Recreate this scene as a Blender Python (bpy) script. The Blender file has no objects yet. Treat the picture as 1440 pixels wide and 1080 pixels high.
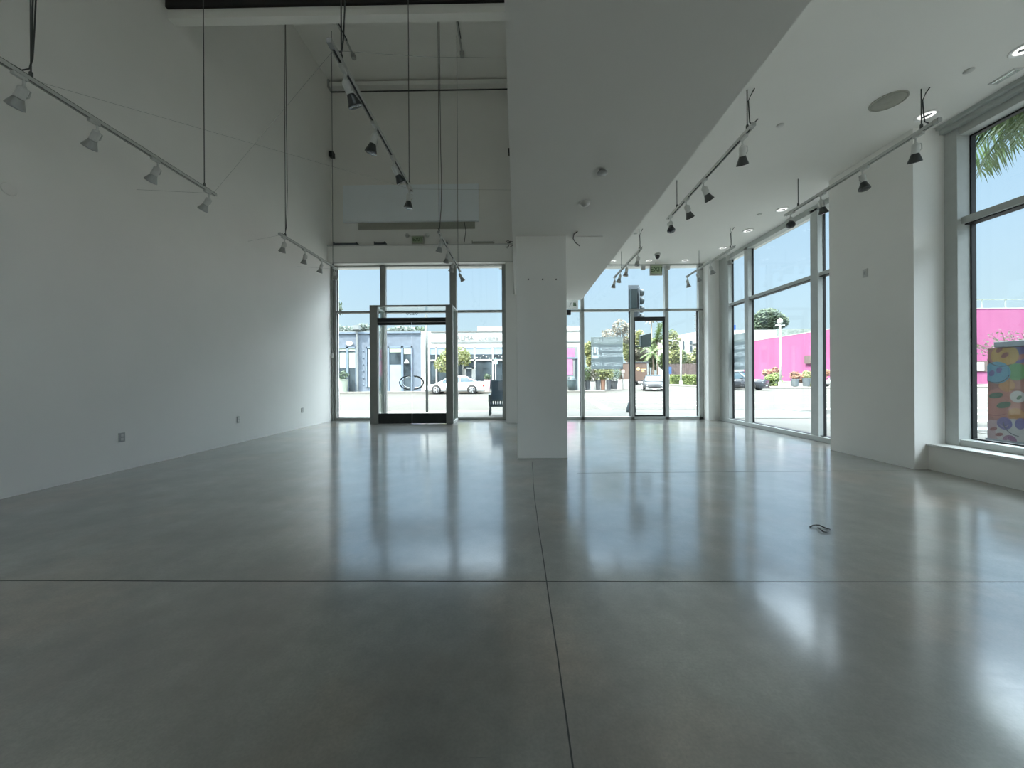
import bpy, bmesh, math, random
from mathutils import Vector, Matrix, Euler
S = bpy.context.scene
COL = S.collection
R = math.radians
random.seed(4)

# ------------------------------------------------------------------ camera
CH = 1.2                       # eye height
FPX = 520.0                    # focal length in pixels of the 1440 px frame
YAW, ROLL = 0.0135, -0.006
cam = bpy.data.cameras.new('camera')
camo = bpy.data.objects.new('camera', cam); COL.objects.link(camo)
cam.sensor_fit = 'HORIZONTAL'; cam.sensor_width = 36.0
cam.lens = FPX / 1440 * 36
cam.shift_y = -10 / 1440
cam.clip_start = 0.05; cam.clip_end = 600
camM = Matrix.Rotation(YAW, 3, 'Z') @ Matrix.Rotation(math.pi / 2, 3, 'X') @ Matrix.Rotation(ROLL, 3, 'Z')
camo.matrix_world = Matrix.Translation((0, 0, CH)) @ camM.to_4x4()
S.camera = camo

# ------------------------------------------------------------------ sky
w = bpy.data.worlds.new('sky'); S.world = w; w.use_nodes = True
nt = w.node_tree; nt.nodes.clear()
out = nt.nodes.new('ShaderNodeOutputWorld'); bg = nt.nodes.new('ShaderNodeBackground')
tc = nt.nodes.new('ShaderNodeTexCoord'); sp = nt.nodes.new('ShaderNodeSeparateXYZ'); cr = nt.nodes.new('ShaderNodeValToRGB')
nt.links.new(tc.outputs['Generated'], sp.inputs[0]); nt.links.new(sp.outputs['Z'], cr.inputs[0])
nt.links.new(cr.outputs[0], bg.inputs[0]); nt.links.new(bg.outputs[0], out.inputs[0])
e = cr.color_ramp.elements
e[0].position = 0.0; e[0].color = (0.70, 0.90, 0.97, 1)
e[1].position = 1.0; e[1].color = (12.6, 14.2, 15.1, 1)          # overhead sky boosted above the visible band to brighten the interior
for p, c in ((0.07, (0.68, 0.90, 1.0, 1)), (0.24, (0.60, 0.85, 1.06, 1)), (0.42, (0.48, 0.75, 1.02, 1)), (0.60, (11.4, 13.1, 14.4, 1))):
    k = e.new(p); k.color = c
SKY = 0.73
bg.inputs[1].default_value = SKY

# ------------------------------------------------------------------ sun
SUN_DIR = Vector((0.60, 0.36, -1.0)).normalized()
sl = bpy.data.lights.new('sun', 'SUN'); sl.energy = 11.0; sl.angle = R(0.6); sl.color = (1.0, 0.95, 0.86)
so = bpy.data.objects.new('sun', sl); COL.objects.link(so)
so.rotation_euler = SUN_DIR.to_track_quat('-Z', 'Y').to_euler(); so.location = (-10, -10, 20)

# daylight portals in the glazed openings (they only steer sky sampling, they emit nothing themselves)
def portal(loc, rot, sx, sy):
    l = bpy.data.lights.new('window_daylight', 'AREA'); l.shape = 'RECTANGLE'; l.size = sx; l.size_y = sy
    l.cycles.is_portal = True
    o = bpy.data.objects.new('window_daylight', l); COL.objects.link(o); o.location = loc; o.rotation_euler = rot
portal((-2.75, 10.7, 2.2), (R(-90), 0, 0), 5.0, 4.4)
portal((3.3, 10.7, 2.2), (R(-90), 0, 0), 4.0, 4.4)
portal((5.85, 7.8, 2.2), (0, R(90), 0), 4.4, 4.2)
portal((5.85, 2.0, 2.3), (0, R(90), 0), 4.2, 5.6)
portal((5.85, -2.75, 2.3), (0, R(90), 0), 4.2, 2.6)
portal((-.82, -4.35, 4.9), (R(90), 0, 0), 1.05, 9.3)  # portal of the added rear slit

S.view_settings.view_transform = 'Standard'; S.view_settings.look = 'None'
S.view_settings.exposure = 0.46; S.view_settings.gamma = 1.0; S.view_settings.use_curve_mapping = False
S.render.film_transparent = False
cy = S.cycles
cy.max_bounces = 14; cy.diffuse_bounces = 9; cy.glossy_bounces = 5; cy.transparent_max_bounces = 16
cy.sample_clamp_indirect = 6.0; cy.caustics_reflective = False; cy.caustics_refractive = False
cy.use_denoising = True

# ------------------------------------------------------------------ pixel -> place (on a known plane of the room or street)
CAMP = Vector((0, 0, CH))
def ray(x, y): return camM @ Vector(((x - 720) / FPX, (530 - y) / FPX, -1))
def onY(x, y, Y): d = ray(x, y); return CAMP + d * (Y / d.y)
def onX(x, y, X): d = ray(x, y); return CAMP + d * (X / d.x)
def onZ(x, y, Z): d = ray(x, y); return CAMP + d * ((Z - CH) / d.z)

# ------------------------------------------------------------------ materials
def srgb(r, g, b):
    f = lambda c: c / 12.92 if c <= 0.04045 else ((c + 0.055) / 1.055) ** 2.4
    return (f(r / 255), f(g / 255), f(b / 255), 1)
def mat(name, col, rough=0.6, metal=0.0, spec=0.5, noise=None, bump=None, emit=None):
    """noise=(scale, amount): mottled albedo; bump=(scale, strength)"""
    m = bpy.data.materials.new(name); m.use_nodes = True; n = m.node_tree; b = n.nodes['Principled BSDF']
    if len(col) == 3: col = (*col, 1)
    b.inputs['Base Color'].default_value = col; b.inputs['Roughness'].default_value = rough
    b.inputs['Metallic'].default_value = metal; b.inputs['Specular IOR Level'].default_value = spec
    if noise or bump:
        t = n.nodes.new('ShaderNodeTexCoord')
    if noise:
        x = n.nodes.new('ShaderNodeTexNoise'); x.inputs['Scale'].default_value = noise[0]; x.inputs['Detail'].default_value = 5
        r = n.nodes.new('ShaderNodeValToRGB'); a = noise[1]
        r.color_ramp.elements[0].position = 0.3; r.color_ramp.elements[1].position = 0.7
        r.color_ramp.elements[0].color = tuple(c * (1 - a) for c in col[:3]) + (1,)
        r.color_ramp.elements[1].color = tuple(min(1, c * (1 + a)) for c in col[:3]) + (1,)
        n.links.new(t.outputs['Object'], x.inputs[0]); n.links.new(x.outputs[0], r.inputs[0]); n.links.new(r.outputs[0], b.inputs['Base Color'])
    if bump:
        x = n.nodes.new('ShaderNodeTexNoise'); x.inputs['Scale'].default_value = bump[0]; x.inputs['Detail'].default_value = 4
        p = n.nodes.new('ShaderNodeBump'); p.inputs['Strength'].default_value = bump[1]; p.inputs['Distance'].default_value = 0.01
        n.links.new(t.outputs['Object'], x.inputs[0]); n.links.new(x.outputs[0], p.inputs['Height']); n.links.new(p.outputs[0], b.inputs['Normal'])
    if emit:
        b.inputs['Emission Color'].default_value = emit[0]; b.inputs['Emission Strength'].default_value = emit[1]
    return m
def glass_mat(name, tint=(0.97, 0.985, 0.98), ior=1.45, rough=0.0):
    m = bpy.data.materials.new(name); m.use_nodes = True; n = m.node_tree; n.nodes.clear()
    o = n.nodes.new('ShaderNodeOutputMaterial'); mx = n.nodes.new('ShaderNodeMixShader'); t = n.nodes.new('ShaderNodeBsdfTransparent')
    g = n.nodes.new('ShaderNodeBsdfGlossy'); lw = n.nodes.new('ShaderNodeLayerWeight'); lw.inputs['Blend'].default_value = .5
    pw = n.nodes.new('ShaderNodeMath'); pw.operation = 'POWER'; pw.inputs[1].default_value = 5.0; n.links.new(lw.outputs['Facing'], pw.inputs[0])
    f = n.nodes.new('ShaderNodeMath'); f.operation = 'MULTIPLY_ADD'; f.inputs[1].default_value = .7; f.inputs[2].default_value = .035; n.links.new(pw.outputs[0], f.inputs[0])
    t.inputs[0].default_value = (*tint, 1); g.inputs['Roughness'].default_value = rough
    n.links.new(f.outputs[0], mx.inputs[0]); n.links.new(t.outputs[0], mx.inputs[1]); n.links.new(g.outputs[0], mx.inputs[2]); n.links.new(mx.outputs[0], o.inputs[0])
    return m
def vinyl_mat(name, col, trans):
    m = mat(name, col, 0.7, noise=(4, 0.03)); n = m.node_tree
    tr = n.nodes.new('ShaderNodeBsdfTranslucent'); tr.inputs[0].default_value = (*col, 1)
    mx = n.nodes.new('ShaderNodeMixShader'); mx.inputs[0].default_value = trans
    n.links.new(n.nodes['Principled BSDF'].outputs[0], mx.inputs[1]); n.links.new(tr.outputs[0], mx.inputs[2]); n.links.new(mx.outputs[0], n.nodes['Material Output'].inputs[0])
    return m
def leaf_mat(name, c1, c2, trans=0.3):
    m = mat(name, c1, 0.55, noise=None); n = m.node_tree; b = n.nodes['Principled BSDF']
    t = n.nodes.new('ShaderNodeTexCoord'); x = n.nodes.new('ShaderNodeTexNoise'); x.inputs['Scale'].default_value = 1.7; x.inputs['Detail'].default_value = 6
    r = n.nodes.new('ShaderNodeValToRGB'); r.color_ramp.elements[0].position = 0.35; r.color_ramp.elements[1].position = 0.65
    r.color_ramp.elements[0].color = (*c1[:3], 1); r.color_ramp.elements[1].color = (*c2[:3], 1)
    n.links.new(t.outputs['Object'], x.inputs[0]); n.links.new(x.outputs[0], r.inputs[0]); n.links.new(r.outputs[0], b.inputs['Base Color'])
    tr = n.nodes.new('ShaderNodeBsdfTranslucent'); n.links.new(r.outputs[0], tr.inputs[0])
    mx = n.nodes.new('ShaderNodeMixShader'); mx.inputs[0].default_value = trans
    n.links.new(b.outputs[0], mx.inputs[1]); n.links.new(tr.outputs[0], mx.inputs[2]); n.links.new(mx.outputs[0], n.nodes['Material Output'].inputs[0])
    return m

def floor_mat():
    m = bpy.data.materials.new('polished concrete'); m.use_nodes = True; n = m.node_tree; b = n.nodes['Principled BSDF']
    N = n.nodes.new; L = n.links.new
    t = N('ShaderNodeTexCoord')
    def noise(scale, detail=6, rough=0.6, vec=None):
        x = N('ShaderNodeTexNoise'); x.inputs['Scale'].default_value = scale; x.inputs['Detail'].default_value = detail; x.inputs['Roughness'].default_value = rough
        L(vec or t.outputs['Object'], x.inputs[0]); return x.outputs[0]
    def ramp(src, p0, c0, p1, c1):
        r = N('ShaderNodeValToRGB'); r.color_ramp.elements[0].position = p0; r.color_ramp.elements[1].position = p1
        r.color_ramp.elements[0].color = (*c0, 1); r.color_ramp.elements[1].color = (*c1, 1); L(src, r.inputs[0]); return r.outputs[0]
    def mix(kind, f, a, c):
        x = N('ShaderNodeMix'); x.data_type = 'RGBA'; x.blend_type = kind; x.inputs[0].default_value = f; L(a, x.inputs[6]); L(c, x.inputs[7]); return x.outputs[2]
    base = ramp(noise(0.75, 8, 0.62), 0.33, FLOOR_A, 0.68, FLOOR_B)
    mot = ramp(noise(3.4, 9, 0.72), 0.3, (0.60, 0.60, 0.60), 0.7, (1.25, 1.25, 1.25))
    spk = ramp(noise(85, 3, 0.6), 0.38, (0.84, 0.84, 0.84), 0.6, (1.08, 1.08, 1.08))
    c = mix('MULTIPLY', 1.0, base, mot); c = mix('MULTIPLY', 0.8, c, spk)
    brown = ramp(noise(0.9, 4, 0.5), 0.48, (1, 1, 1), 0.66, (1.25, 0.96, 0.80))
    c = mix('MULTIPLY', 1.0, c, brown)
    # fine scratches: thresholded stretched wave noise
    mp = N('ShaderNodeMapping'); mp.inputs['Rotation'].default_value = (0, 0, 0.6); mp.inputs['Scale'].default_value = (1.2, 26, 1); L(t.outputs['Object'], mp.inputs[0])
    scr = ramp(noise(2.2, 3, 0.7, mp.outputs[0]), 0.70, (1, 1, 1), 0.76, (1.35, 1.35, 1.35))
    c = mix('MULTIPLY', 0.5, c, scr)
    mp3 = N('ShaderNodeMapping'); mp3.inputs['Rotation'].default_value = (0, 0, -0.9); mp3.inputs['Scale'].default_value = (2.0, 34, 1); L(t.outputs['Object'], mp3.inputs[0])
    c = mix('MULTIPLY', 0.8, c, ramp(noise(2.0, 4, 0.7, mp3.outputs[0]), 0.27, (0.45, 0.45, 0.45), 0.33, (1, 1, 1)))
    c = mix('MULTIPLY', 0.9, c, ramp(noise(1.9, 3, 0.5), 0.30, (0.80, 0.80, 0.80), 0.62, (1.08, 1.09, 1.08)))
    L(c, b.inputs['Base Color'])
    rr = N('ShaderNodeMapRange'); L(noise(2.6, 7, 0.7), rr.inputs[0]); rr.inputs[1].default_value = 0.3; rr.inputs[2].default_value = 0.75
    rr.inputs[3].default_value = FLOOR_R[0]; rr.inputs[4].default_value = FLOOR_R[1]; b.inputs['Roughness'].default_value = 0.29
    b.inputs['IOR'].default_value = FLOOR_IOR
    b.inputs['Coat Weight'].default_value = 1.0; b.inputs['Coat IOR'].default_value = 2.5
    L(rr.outputs[0], b.inputs['Coat Roughness'])
    bp = N('ShaderNodeBump'); bp.inputs['Strength'].default_value = 0.016; bp.inputs['Distance'].default_value = 0.02
    mp2 = N('ShaderNodeMapping'); mp2.inputs['Scale'].default_value = (1.0, 2.2, 1); L(t.outputs['Object'], mp2.inputs[0])
    L(noise(7, 5, 0.6, mp2.outputs[0]), bp.inputs['Height'])
    bp2 = N('ShaderNodeBump'); bp2.inputs['Strength'].default_value = 0.035; bp2.inputs['Distance'].default_value = 0.004
    L(noise(38, 4, 0.75), bp2.inputs['Height']); L(bp.outputs[0], bp2.inputs['Normal'])
    L(bp2.outputs[0], b.inputs['Normal']); L(bp2.outputs[0], b.inputs['Coat Normal'])
    return m
FLOOR_A = (0.066, 0.065, 0.056); FLOOR_B = (0.20, 0.198, 0.178); FLOOR_R = (0.10, 0.17); FLOOR_IOR = 2.1

M = dict(
    wall=mat('white wall paint', (0.885, 0.875, 0.845), 0.75, spec=0.25, noise=(1.1, 0.02), bump=(60, 0.06)),
    ceil=mat('ceiling paint', (0.885, 0.875, 0.84), 0.85, spec=0.2, noise=(0.8, 0.015)),
    floor=floor_mat(),
    joint=mat('floor joint filler', (0.025, 0.027, 0.027), 0.7),
    alu=mat('grey anodised aluminium', (0.50, 0.525, 0.51), 0.42, noise=(9, 0.04)),
    alug=mat('darker grey aluminium', (0.27, 0.28, 0.265), 0.45, noise=(9, 0.04)),
    aludark=mat('dark bronze aluminium', (0.028, 0.032, 0.032), 0.35, metal=0.4, noise=(9, 0.1)),
    gasket=mat('black rubber gasket', (0.012, 0.013, 0.014), 0.6, noise=(20, 0.1)),
    glass=glass_mat('window glass'),
    tglass=glass_mat('greenish vestibule glass', (0.88, 0.95, 0.94)),
    trackw=mat('white track enamel', (0.55, 0.56, 0.54), 0.4, noise=(12, 0.03)),
    lampw=mat('white lamp holder', (0.62, 0.63, 0.61), 0.45, noise=(30, 0.03)),
    lampg=mat('grey reflector lamp', (0.33, 0.34, 0.33), 0.35, metal=0.3, noise=(30, 0.05)),
    lampd=mat('dark reflector lamp', (0.06, 0.065, 0.065), 0.35, metal=0.3, noise=(30, 0.05)),
    lens=mat('lamp lens', (0.05, 0.055, 0.06), 0.12, noise=(60, 0.3)),
    cord=mat('dark cord', (0.05, 0.055, 0.052), 0.6, noise=(40, 0.1)),
    rod=mat('hanger rod', (0.10, 0.105, 0.10), 0.4, metal=0.5, noise=(40, 0.1)),
    wire=mat('thin steel wire', (0.28, 0.29, 0.28), 0.4, metal=0.7, noise=(40, 0.1)),
    plastic=mat('white plastic', (0.62, 0.62, 0.60), 0.4, noise=(20, 0.02)),
    plasticg=mat('grey plastic', (0.42, 0.43, 0.42), 0.45, noise=(20, 0.03)),
    black=mat('black plastic', (0.012, 0.012, 0.013), 0.25, noise=(20, 0.1)),
    enamel=mat('bright white enamel', (0.92, 0.92, 0.91), 0.3),
    glow=mat('lit reflector', (0.9, 0.9, 0.88), 0.4, emit=((1, .98, .93, 1), .75)),
    beige=mat('beige grille', (0.40, 0.40, 0.345), 0.5, noise=(30, 0.05)),
    chrome=mat('chrome reflector', (0.75, 0.76, 0.76), 0.15, metal=1.0, noise=(20, 0.03)),
    green=mat('green exit lettering', (0.03, 0.09, 0.02), 0.4, noise=(20, 0.1)),
    exitface=mat('pale green exit face', (0.42, 0.50, 0.33), 0.4, noise=(15, 0.05)),
    darkbeam=mat('dark brown painted beam', (0.012, 0.009, 0.009), 0.7, noise=(4, 0.2)),
    asphalt=mat('sun bleached asphalt', (0.069, 0.067, 0.060), 0.9, noise=(1.3, 0.07), spec=0.2),
    pavement=mat('pale concrete sidewalk', (0.14, 0.135, 0.122), 0.9, noise=(2.0, 0.05), spec=0.2),
    roadpaint=mat('white road paint', (0.19, 0.19, 0.18), 0.8, noise=(6, 0.03)),
    yellowpaint=mat('yellow kerb paint', (0.22, 0.19, 0.10), 0.8, noise=(6, 0.05)),
    stucco=mat('exterior stucco', (0.45, 0.45, 0.44), 0.9, noise=(3, 0.05)),
    bluepaint=mat('blue grey painted brick', (0.13, 0.156, 0.19), 0.85, noise=(2.6, 0.14), spec=0.2),
    blueshade=mat('darker blue grey trim', (0.13, 0.17, 0.22), 0.8, noise=(2, 0.08)),
    whitepaint=mat('bright white render', (0.42, 0.42, 0.40), 0.85, noise=(1.5, 0.03), spec=0.2),
    greytrim=mat('grey band trim', (0.17, 0.185, 0.185), 0.8, noise=(3, 0.05)),
    pink=mat('bright pink render', (0.235, 0.073, 0.152), 0.9, noise=(0.25, 0.04), spec=0.15),
    poster=mat('pink poster', (0.40, 0.13, 0.24), 0.6, noise=(2, 0.2)),
    darkglass=mat('dark shop glass', (0.045, 0.06, 0.07), 0.08, noise=(0.9, 0.6)),
    blind=mat('cream roller blind', (0.30, 0.33, 0.27), 0.8, noise=(3, 0.04)),
    bluepale=mat('pale blue film', (0.22, 0.28, 0.34), 0.6, noise=(2, 0.08)),
    carwhite=mat('white car paint', (0.80, 0.81, 0.82), 0.2, noise=(2, 0.01)),
    cargrey=mat('dark grey car paint', (0.04, 0.043, 0.047), 0.5, spec=0.25, noise=(3, 0.1)),
    carblack=mat('black car paint', (0.02, 0.023, 0.028), 0.15, noise=(3, 0.1)),
    carglass=mat('car glass', (0.05, 0.08, 0.10), 0.05, noise=(1, 0.2)),
    tyre=mat('tyre rubber', (0.02, 0.02, 0.02), 0.8, noise=(20, 0.1)),
    rim=mat('alloy rim', (0.62, 0.63, 0.65), 0.3, metal=0.7, noise=(20, 0.05)),
    lightclear=mat('headlamp lens', (0.75, 0.78, 0.8), 0.1, noise=(20, 0.05)),
    lightred=mat('tail lamp lens', (0.45, 0.03, 0.02), 0.2, noise=(20, 0.1)),
    brown=mat('brown van paint', (0.10, 0.065, 0.05), 0.5, noise=(2, 0.08)),
    gold=mat('gold van lettering', (0.70, 0.50, 0.20), 0.5, noise=(4, 0.05)),
    bark=mat('tree bark', (0.20, 0.15, 0.11), 0.9, noise=(8, 0.3), bump=(20, 0.5)),
    fence=mat('dark brown fence boards', (0.09, 0.065, 0.06), 0.8, noise=(3, 0.2)),
    benchg=mat('dark green bench metal', (0.012, 0.028, 0.030), 0.4, noise=(10, 0.1)),
    navy=mat('dark navy panel', (0.020, 0.040, 0.058), 0.45, noise=(2, 0.15)),
    signal=mat('dark signal housing', (0.035, 0.055, 0.06), 0.4, noise=(5, 0.1)),
    signalg=mat('grey signal housing', (0.19, 0.22, 0.25), 0.5, noise=(5, 0.06)),
    teal=mat('teal street sign', (0.35, 0.62, 0.60), 0.5, noise=(5, 0.05)),
    bluesign=mat('blue sign', (0.03, 0.09, 0.32), 0.5, noise=(5, 0.05)),
    vinyl=vinyl_mat('grey vinyl poster back', (0.66, 0.71, 0.73), .62),
    vinylfilm=vinyl_mat('grey vinyl printed film', (0.56, 0.60, 0.61), .8),
    vinylband=vinyl_mat('lighter grey poster band', (0.66, 0.69, 0.67), .85),
    vinyltext=vinyl_mat('pale grey poster lettering', (0.95, 0.96, 0.97), .72),
    numtext=mat('grey number lettering', (0.25, 0.30, 0.31), 0.6, noise=(10, 0.05)),
    potdark=mat('dark planter', (0.05, 0.055, 0.06), 0.7, noise=(5, 0.1)),
    potwhite=mat('pale planter', (0.62, 0.62, 0.60), 0.7, noise=(5, 0.1)),
    potpink=mat('pale pink planter', (0.70, 0.48, 0.50), 0.7, noise=(5, 0.1)),
    terracotta=mat('terracotta planter', (0.16, 0.085, 0.055), 0.8, noise=(5, 0.1)),
    cabinet=mat('grey cabinet metal', (0.10, 0.12, 0.13), 0.5, noise=(5, 0.1)),
    leaf=leaf_mat('mid green leaves', (0.06, 0.10, 0.03), (0.15, 0.20, 0.07)),
    leafy=leaf_mat('yellow green leaves', (0.12, 0.15, 0.05), (0.27, 0.27, 0.11)),
    leafd=leaf_mat('dark green needles', (0.03, 0.055, 0.03), (0.09, 0.13, 0.075)),
    leafp=leaf_mat('pale blossom twigs', (0.13, 0.115, 0.09), (0.27, 0.26, 0.20)),
    leafr=leaf_mat('orange and red blossom', (0.20, 0.07, 0.04), (0.30, 0.20, 0.10)),
    hedge=leaf_mat('bright hedge leaves', (0.10, 0.15, 0.03), (0.22, 0.27, 0.08)),
    palm=leaf_mat('palm leaf', (0.02, 0.05, 0.02), (0.13, 0.18, 0.07), 0.4),
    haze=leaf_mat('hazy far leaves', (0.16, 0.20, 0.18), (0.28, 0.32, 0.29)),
)

# ------------------------------------------------------------------ builders
def wloc(o):
    v = Vector((0, 0, 0))
    while o is not None: v += o.location; o = o.parent
    return v
class MB:
    """collects shapes in world (or thing-at-origin) coordinates; build() links them as one mesh object"""
    def __init__(s): s.bm = bmesh.new()
    def _t(s, vs, m):
        if m is not None: bmesh.ops.transform(s.bm, matrix=m, verts=vs)
    def box(s, x0, x1, y0, y1, z0, z1, m=None, bev=0):
        v = [s.bm.verts.new((x, y, z)) for x in (x0, x1) for y in (y0, y1) for z in (z0, z1)]
        fs = [s.bm.faces.new([v[i] for i in f]) for f in ((0, 1, 3, 2), (4, 6, 7, 5), (0, 4, 5, 1), (2, 3, 7, 6), (0, 2, 6, 4), (1, 5, 7, 3))]
        if bev:
            ed = set()
            for f in fs: ed.update(f.edges)
            r = bmesh.ops.bevel(s.bm, geom=list(ed), offset=bev, segments=2, affect='EDGES', profile=0.5)
            v = list({q for f in r['faces'] for q in f.verts} | {q for q in v if q.is_valid})
        s._t(v, m); return s
    def poly(s, pts):
        s.bm.faces.new([s.bm.verts.new(p) for p in pts]); return s
    def hexa(s, a, b):
        """a, b: two quads (4 points each) joined into a solid"""
        va = [s.bm.verts.new(p) for p in a]; vb = [s.bm.verts.new(p) for p in b]
        n = len(va); s.bm.faces.new(va[::-1]); s.bm.faces.new(vb)
        for i in range(n): s.bm.faces.new((va[i], va[(i + 1) % n], vb[(i + 1) % n], vb[i]))
        return s
    def loft(s, rings, cap=True, closed=True):
        vr = [[s.bm.verts.new(p) for p in r] for r in rings]; n = len(vr[0])
        for a, b in zip(vr, vr[1:]):
            for i in range(n if closed else n - 1):
                j = (i + 1) % n
                s.bm.faces.new((a[i], a[j], b[j], b[i]))
        if cap and closed: s.bm.faces.new(vr[0][::-1]); s.bm.faces.new(vr[-1])
        return s
    def tube(s, pts, r, seg=8, r1=None):
        pts = [Vector(p) for p in pts]; rings = []; n = len(pts)
        up = Vector((0, 0, 1))
        for i, p in enumerate(pts):
            d = (pts[min(i + 1, n - 1)] - pts[max(i - 1, 0)])
            if d.length < 1e-9: d = Vector((0, 0, 1))
            d.normalize()
            a = d.cross(up if abs(d.z) < 0.95 else Vector((1, 0, 0))).normalized(); b = d.cross(a)
            rr = r if r1 is None else r + (r1 - r) * i / (n - 1)
            rings.append([p + a * rr * math.cos(2 * math.pi * k / seg) + b * rr * math.sin(2 * math.pi * k / seg) for k in range(seg)])
        return s.loft(rings)
    def lathe(s, prof, c=(0, 0, 0), axis=(0, 0, 1), seg=20, cap=True):
        """prof: (radius, height) pairs along the axis"""
        q = Vector((0, 0, 1)).rotation_difference(Vector(axis)); c = Vector(c)
        rings = [[c + q @ Vector((max(r, 1e-4) * math.cos(2 * math.pi * k / seg), max(r, 1e-4) * math.sin(2 * math.pi * k / seg), h)) for k in range(seg)] for r, h in prof]
        return s.loft(rings, cap=cap)
    def blob(s, c, rad, sub=2, jit=0.0, rnd=random):
        r = bmesh.ops.create_icosphere(s.bm, subdivisions=sub, radius=1)
        for v in r['verts']:
            k = 1 + rnd.uniform(-jit, jit); v.co = Vector((v.co.x * rad[0] * k + c[0], v.co.y * rad[1] * k + c[1], v.co.z * rad[2] * k + c[2]))
        return s
    def leaves(s, c, rad, n, size, rnd, shell=0.45, drop=0.0):
        for _ in range(n):
            while True:
                d = Vector((rnd.uniform(-1, 1), rnd.uniform(-1, 1), rnd.uniform(-1, 1)))
                if 0.05 < d.length < 1: break
            d = d.normalized() * (shell + (1 - shell) * rnd.random() ** 0.5)
            p = Vector((c[0] + d.x * rad[0], c[1] + d.y * rad[1], c[2] + d.z * rad[2]))
            a = Vector((rnd.gauss(0, 1), rnd.gauss(0, 1), rnd.gauss(0, 1))).normalized(); b = a.orthogonal().normalized()
            z = size * rnd.uniform(0.6, 1.3)
            s.poly([p - a * z, p - b * z * 0.42, p + a * z, p + b * z * 0.42])
        return s
    def build(s, name, material, parent=None, smooth=False, kind=None, label=None):
        me = bpy.data.meshes.new(name)
        if parent is not None: bmesh.ops.translate(s.bm, vec=-wloc(parent), verts=s.bm.verts)
        bmesh.ops.recalc_face_normals(s.bm, faces=s.bm.faces)
        s.bm.to_mesh(me); s.bm.free()
        me.materials.append(material)
        if smooth:
            for p in me.polygons: p.use_smooth = True
        o = bpy.data.objects.new(name, me); COL.objects.link(o); o.parent = parent
        if kind: o['kind'] = kind
        if label: o['label'] = label
        return o
def tag(o, label, cat, group=None):
    o['label'] = label; o['category'] = cat
    if group: o['group'] = group
    return o
def thing(name, label, cat, loc=(0, 0, 0), group=None):
    o = bpy.data.objects.new(name, None); COL.objects.link(o); o.location = loc; o.empty_display_size = 0.1
    return tag(o, label, cat, group)
def group_struct(name, loc=(0, 0, 0)):
    o = bpy.data.objects.new(name, None); COL.objects.link(o); o.location = loc; o['kind'] = 'structure'; return o
def origin_to(o, c):
    """move a lone mesh's origin to its base point c"""
    c = Vector(c); d = c - o.location
    o.data.transform(Matrix.Translation(-d)); o.location = c; return o
def copy_tree(o, parent=None):
    c = o.copy(); COL.objects.link(c); c.parent = parent
    for ch in [x for x in o.children]: copy_tree(ch, c)
    return c
def text(name, body, size, loc, rot, material, parent, ext=0.004, align='CENTER', spacing=1.0):
    cu = bpy.data.curves.new(name, 'FONT'); cu.body = body; cu.size = size; cu.extrude = ext; cu.align_x = align; cu.align_y = 'CENTER'
    cu.space_character = spacing; cu.resolution_u = 3
    cu.materials.append(material)
    tmp = bpy.data.objects.new(name, cu); COL.objects.link(tmp); bpy.context.view_layer.update()
    me = bpy.data.meshes.new_from_object(tmp.evaluated_get(bpy.context.evaluated_depsgraph_get()))
    bpy.data.objects.remove(tmp); bpy.data.curves.remove(cu)
    me.name = name
    if not me.materials: me.materials.append(material)
    o = bpy.data.objects.new(name, me); COL.objects.link(o); o.parent = parent
    o.location = Vector(loc) - (wloc(parent) if parent else Vector((0, 0, 0))); o.rotation_euler = rot; return o
def arc(c, r, a0, a1, n, plane='XZ'):
    return [Vector((c[0] + r * math.cos(a0 + (a1 - a0) * i / n), c[1], c[2] + r * math.sin(a0 + (a1 - a0) * i / n))) for i in range(n + 1)]

# ================================================================== THE ROOM
XL, YF, ZA, ZR = -5.2, 10.4, 9.48, 4.31        # left wall, street front, atrium ceiling, right ceiling
YB = -4.0                                       # wall behind the camera
def st(name, mb, material, **k): return mb.build(name, material, kind='structure', **k)
st('floor', MB().box(XL - .3, 5.75, YB - .3, YF + .2, -.15, 0), M['floor'])
st('wall_left', MB().box(XL - .3, XL, YB - .3, YF + .35, 0, ZA + .3), M['wall'])
# unseen wall behind the viewer; its glazed slit is added to brighten the room
st('wall_back', MB().box(XL, -1.35, YB - .3, YB, 0, ZA).box(XL, 5.6, YB - .3, YB, 0, .3).box(-.3, 5.6, YB - .3, YB, 0, ZA).box(XL, .3, YB - .3, YB, ZA - .2, ZA + .3), M['wall'])
st('ceiling', MB().box(XL - .3, 0.3, YB - .3, YF + .35, ZA, ZA + .4), M['ceil'])
st('ceiling_right', MB().box(0.3, 5.9, YB - .3, YF + .35, ZR, ZA + .4), M['ceil'])
# wall above the street windows of the tall left part
st('wall_front', MB().box(XL - .1, 0.3, YF - .05, YF + .3, 4.35, ZA), M['wall'])
# heavy dropped soffit between the tall part and the right bay (rises very slightly towards the street)
sof = MB(); a = 1.33; xn, zn = 1.10, 3.115
sof.hexa([(-.055, YB, zn), (1.43, YB, zn), (1.43, YB, ZR), (-.055, YB, ZR)], [(-.055, YF, 3.343), (1.815, YF, 3.343), (1.815, YF, ZR), (-.055, YF, ZR)])
sof.box(-.055, .35, YB, YF, ZR, ZA)
st('ceiling_soffit', sof, M['ceil'])
st('beam', MB().box(XL, -.055, 5.47, 5.60, 6.60, 6.78), M['ceil'])
st('beam_dark_face', MB().box(XL, -.055, 5.43, 5.47, 6.735, 7.5), M['darkbeam'])
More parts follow.
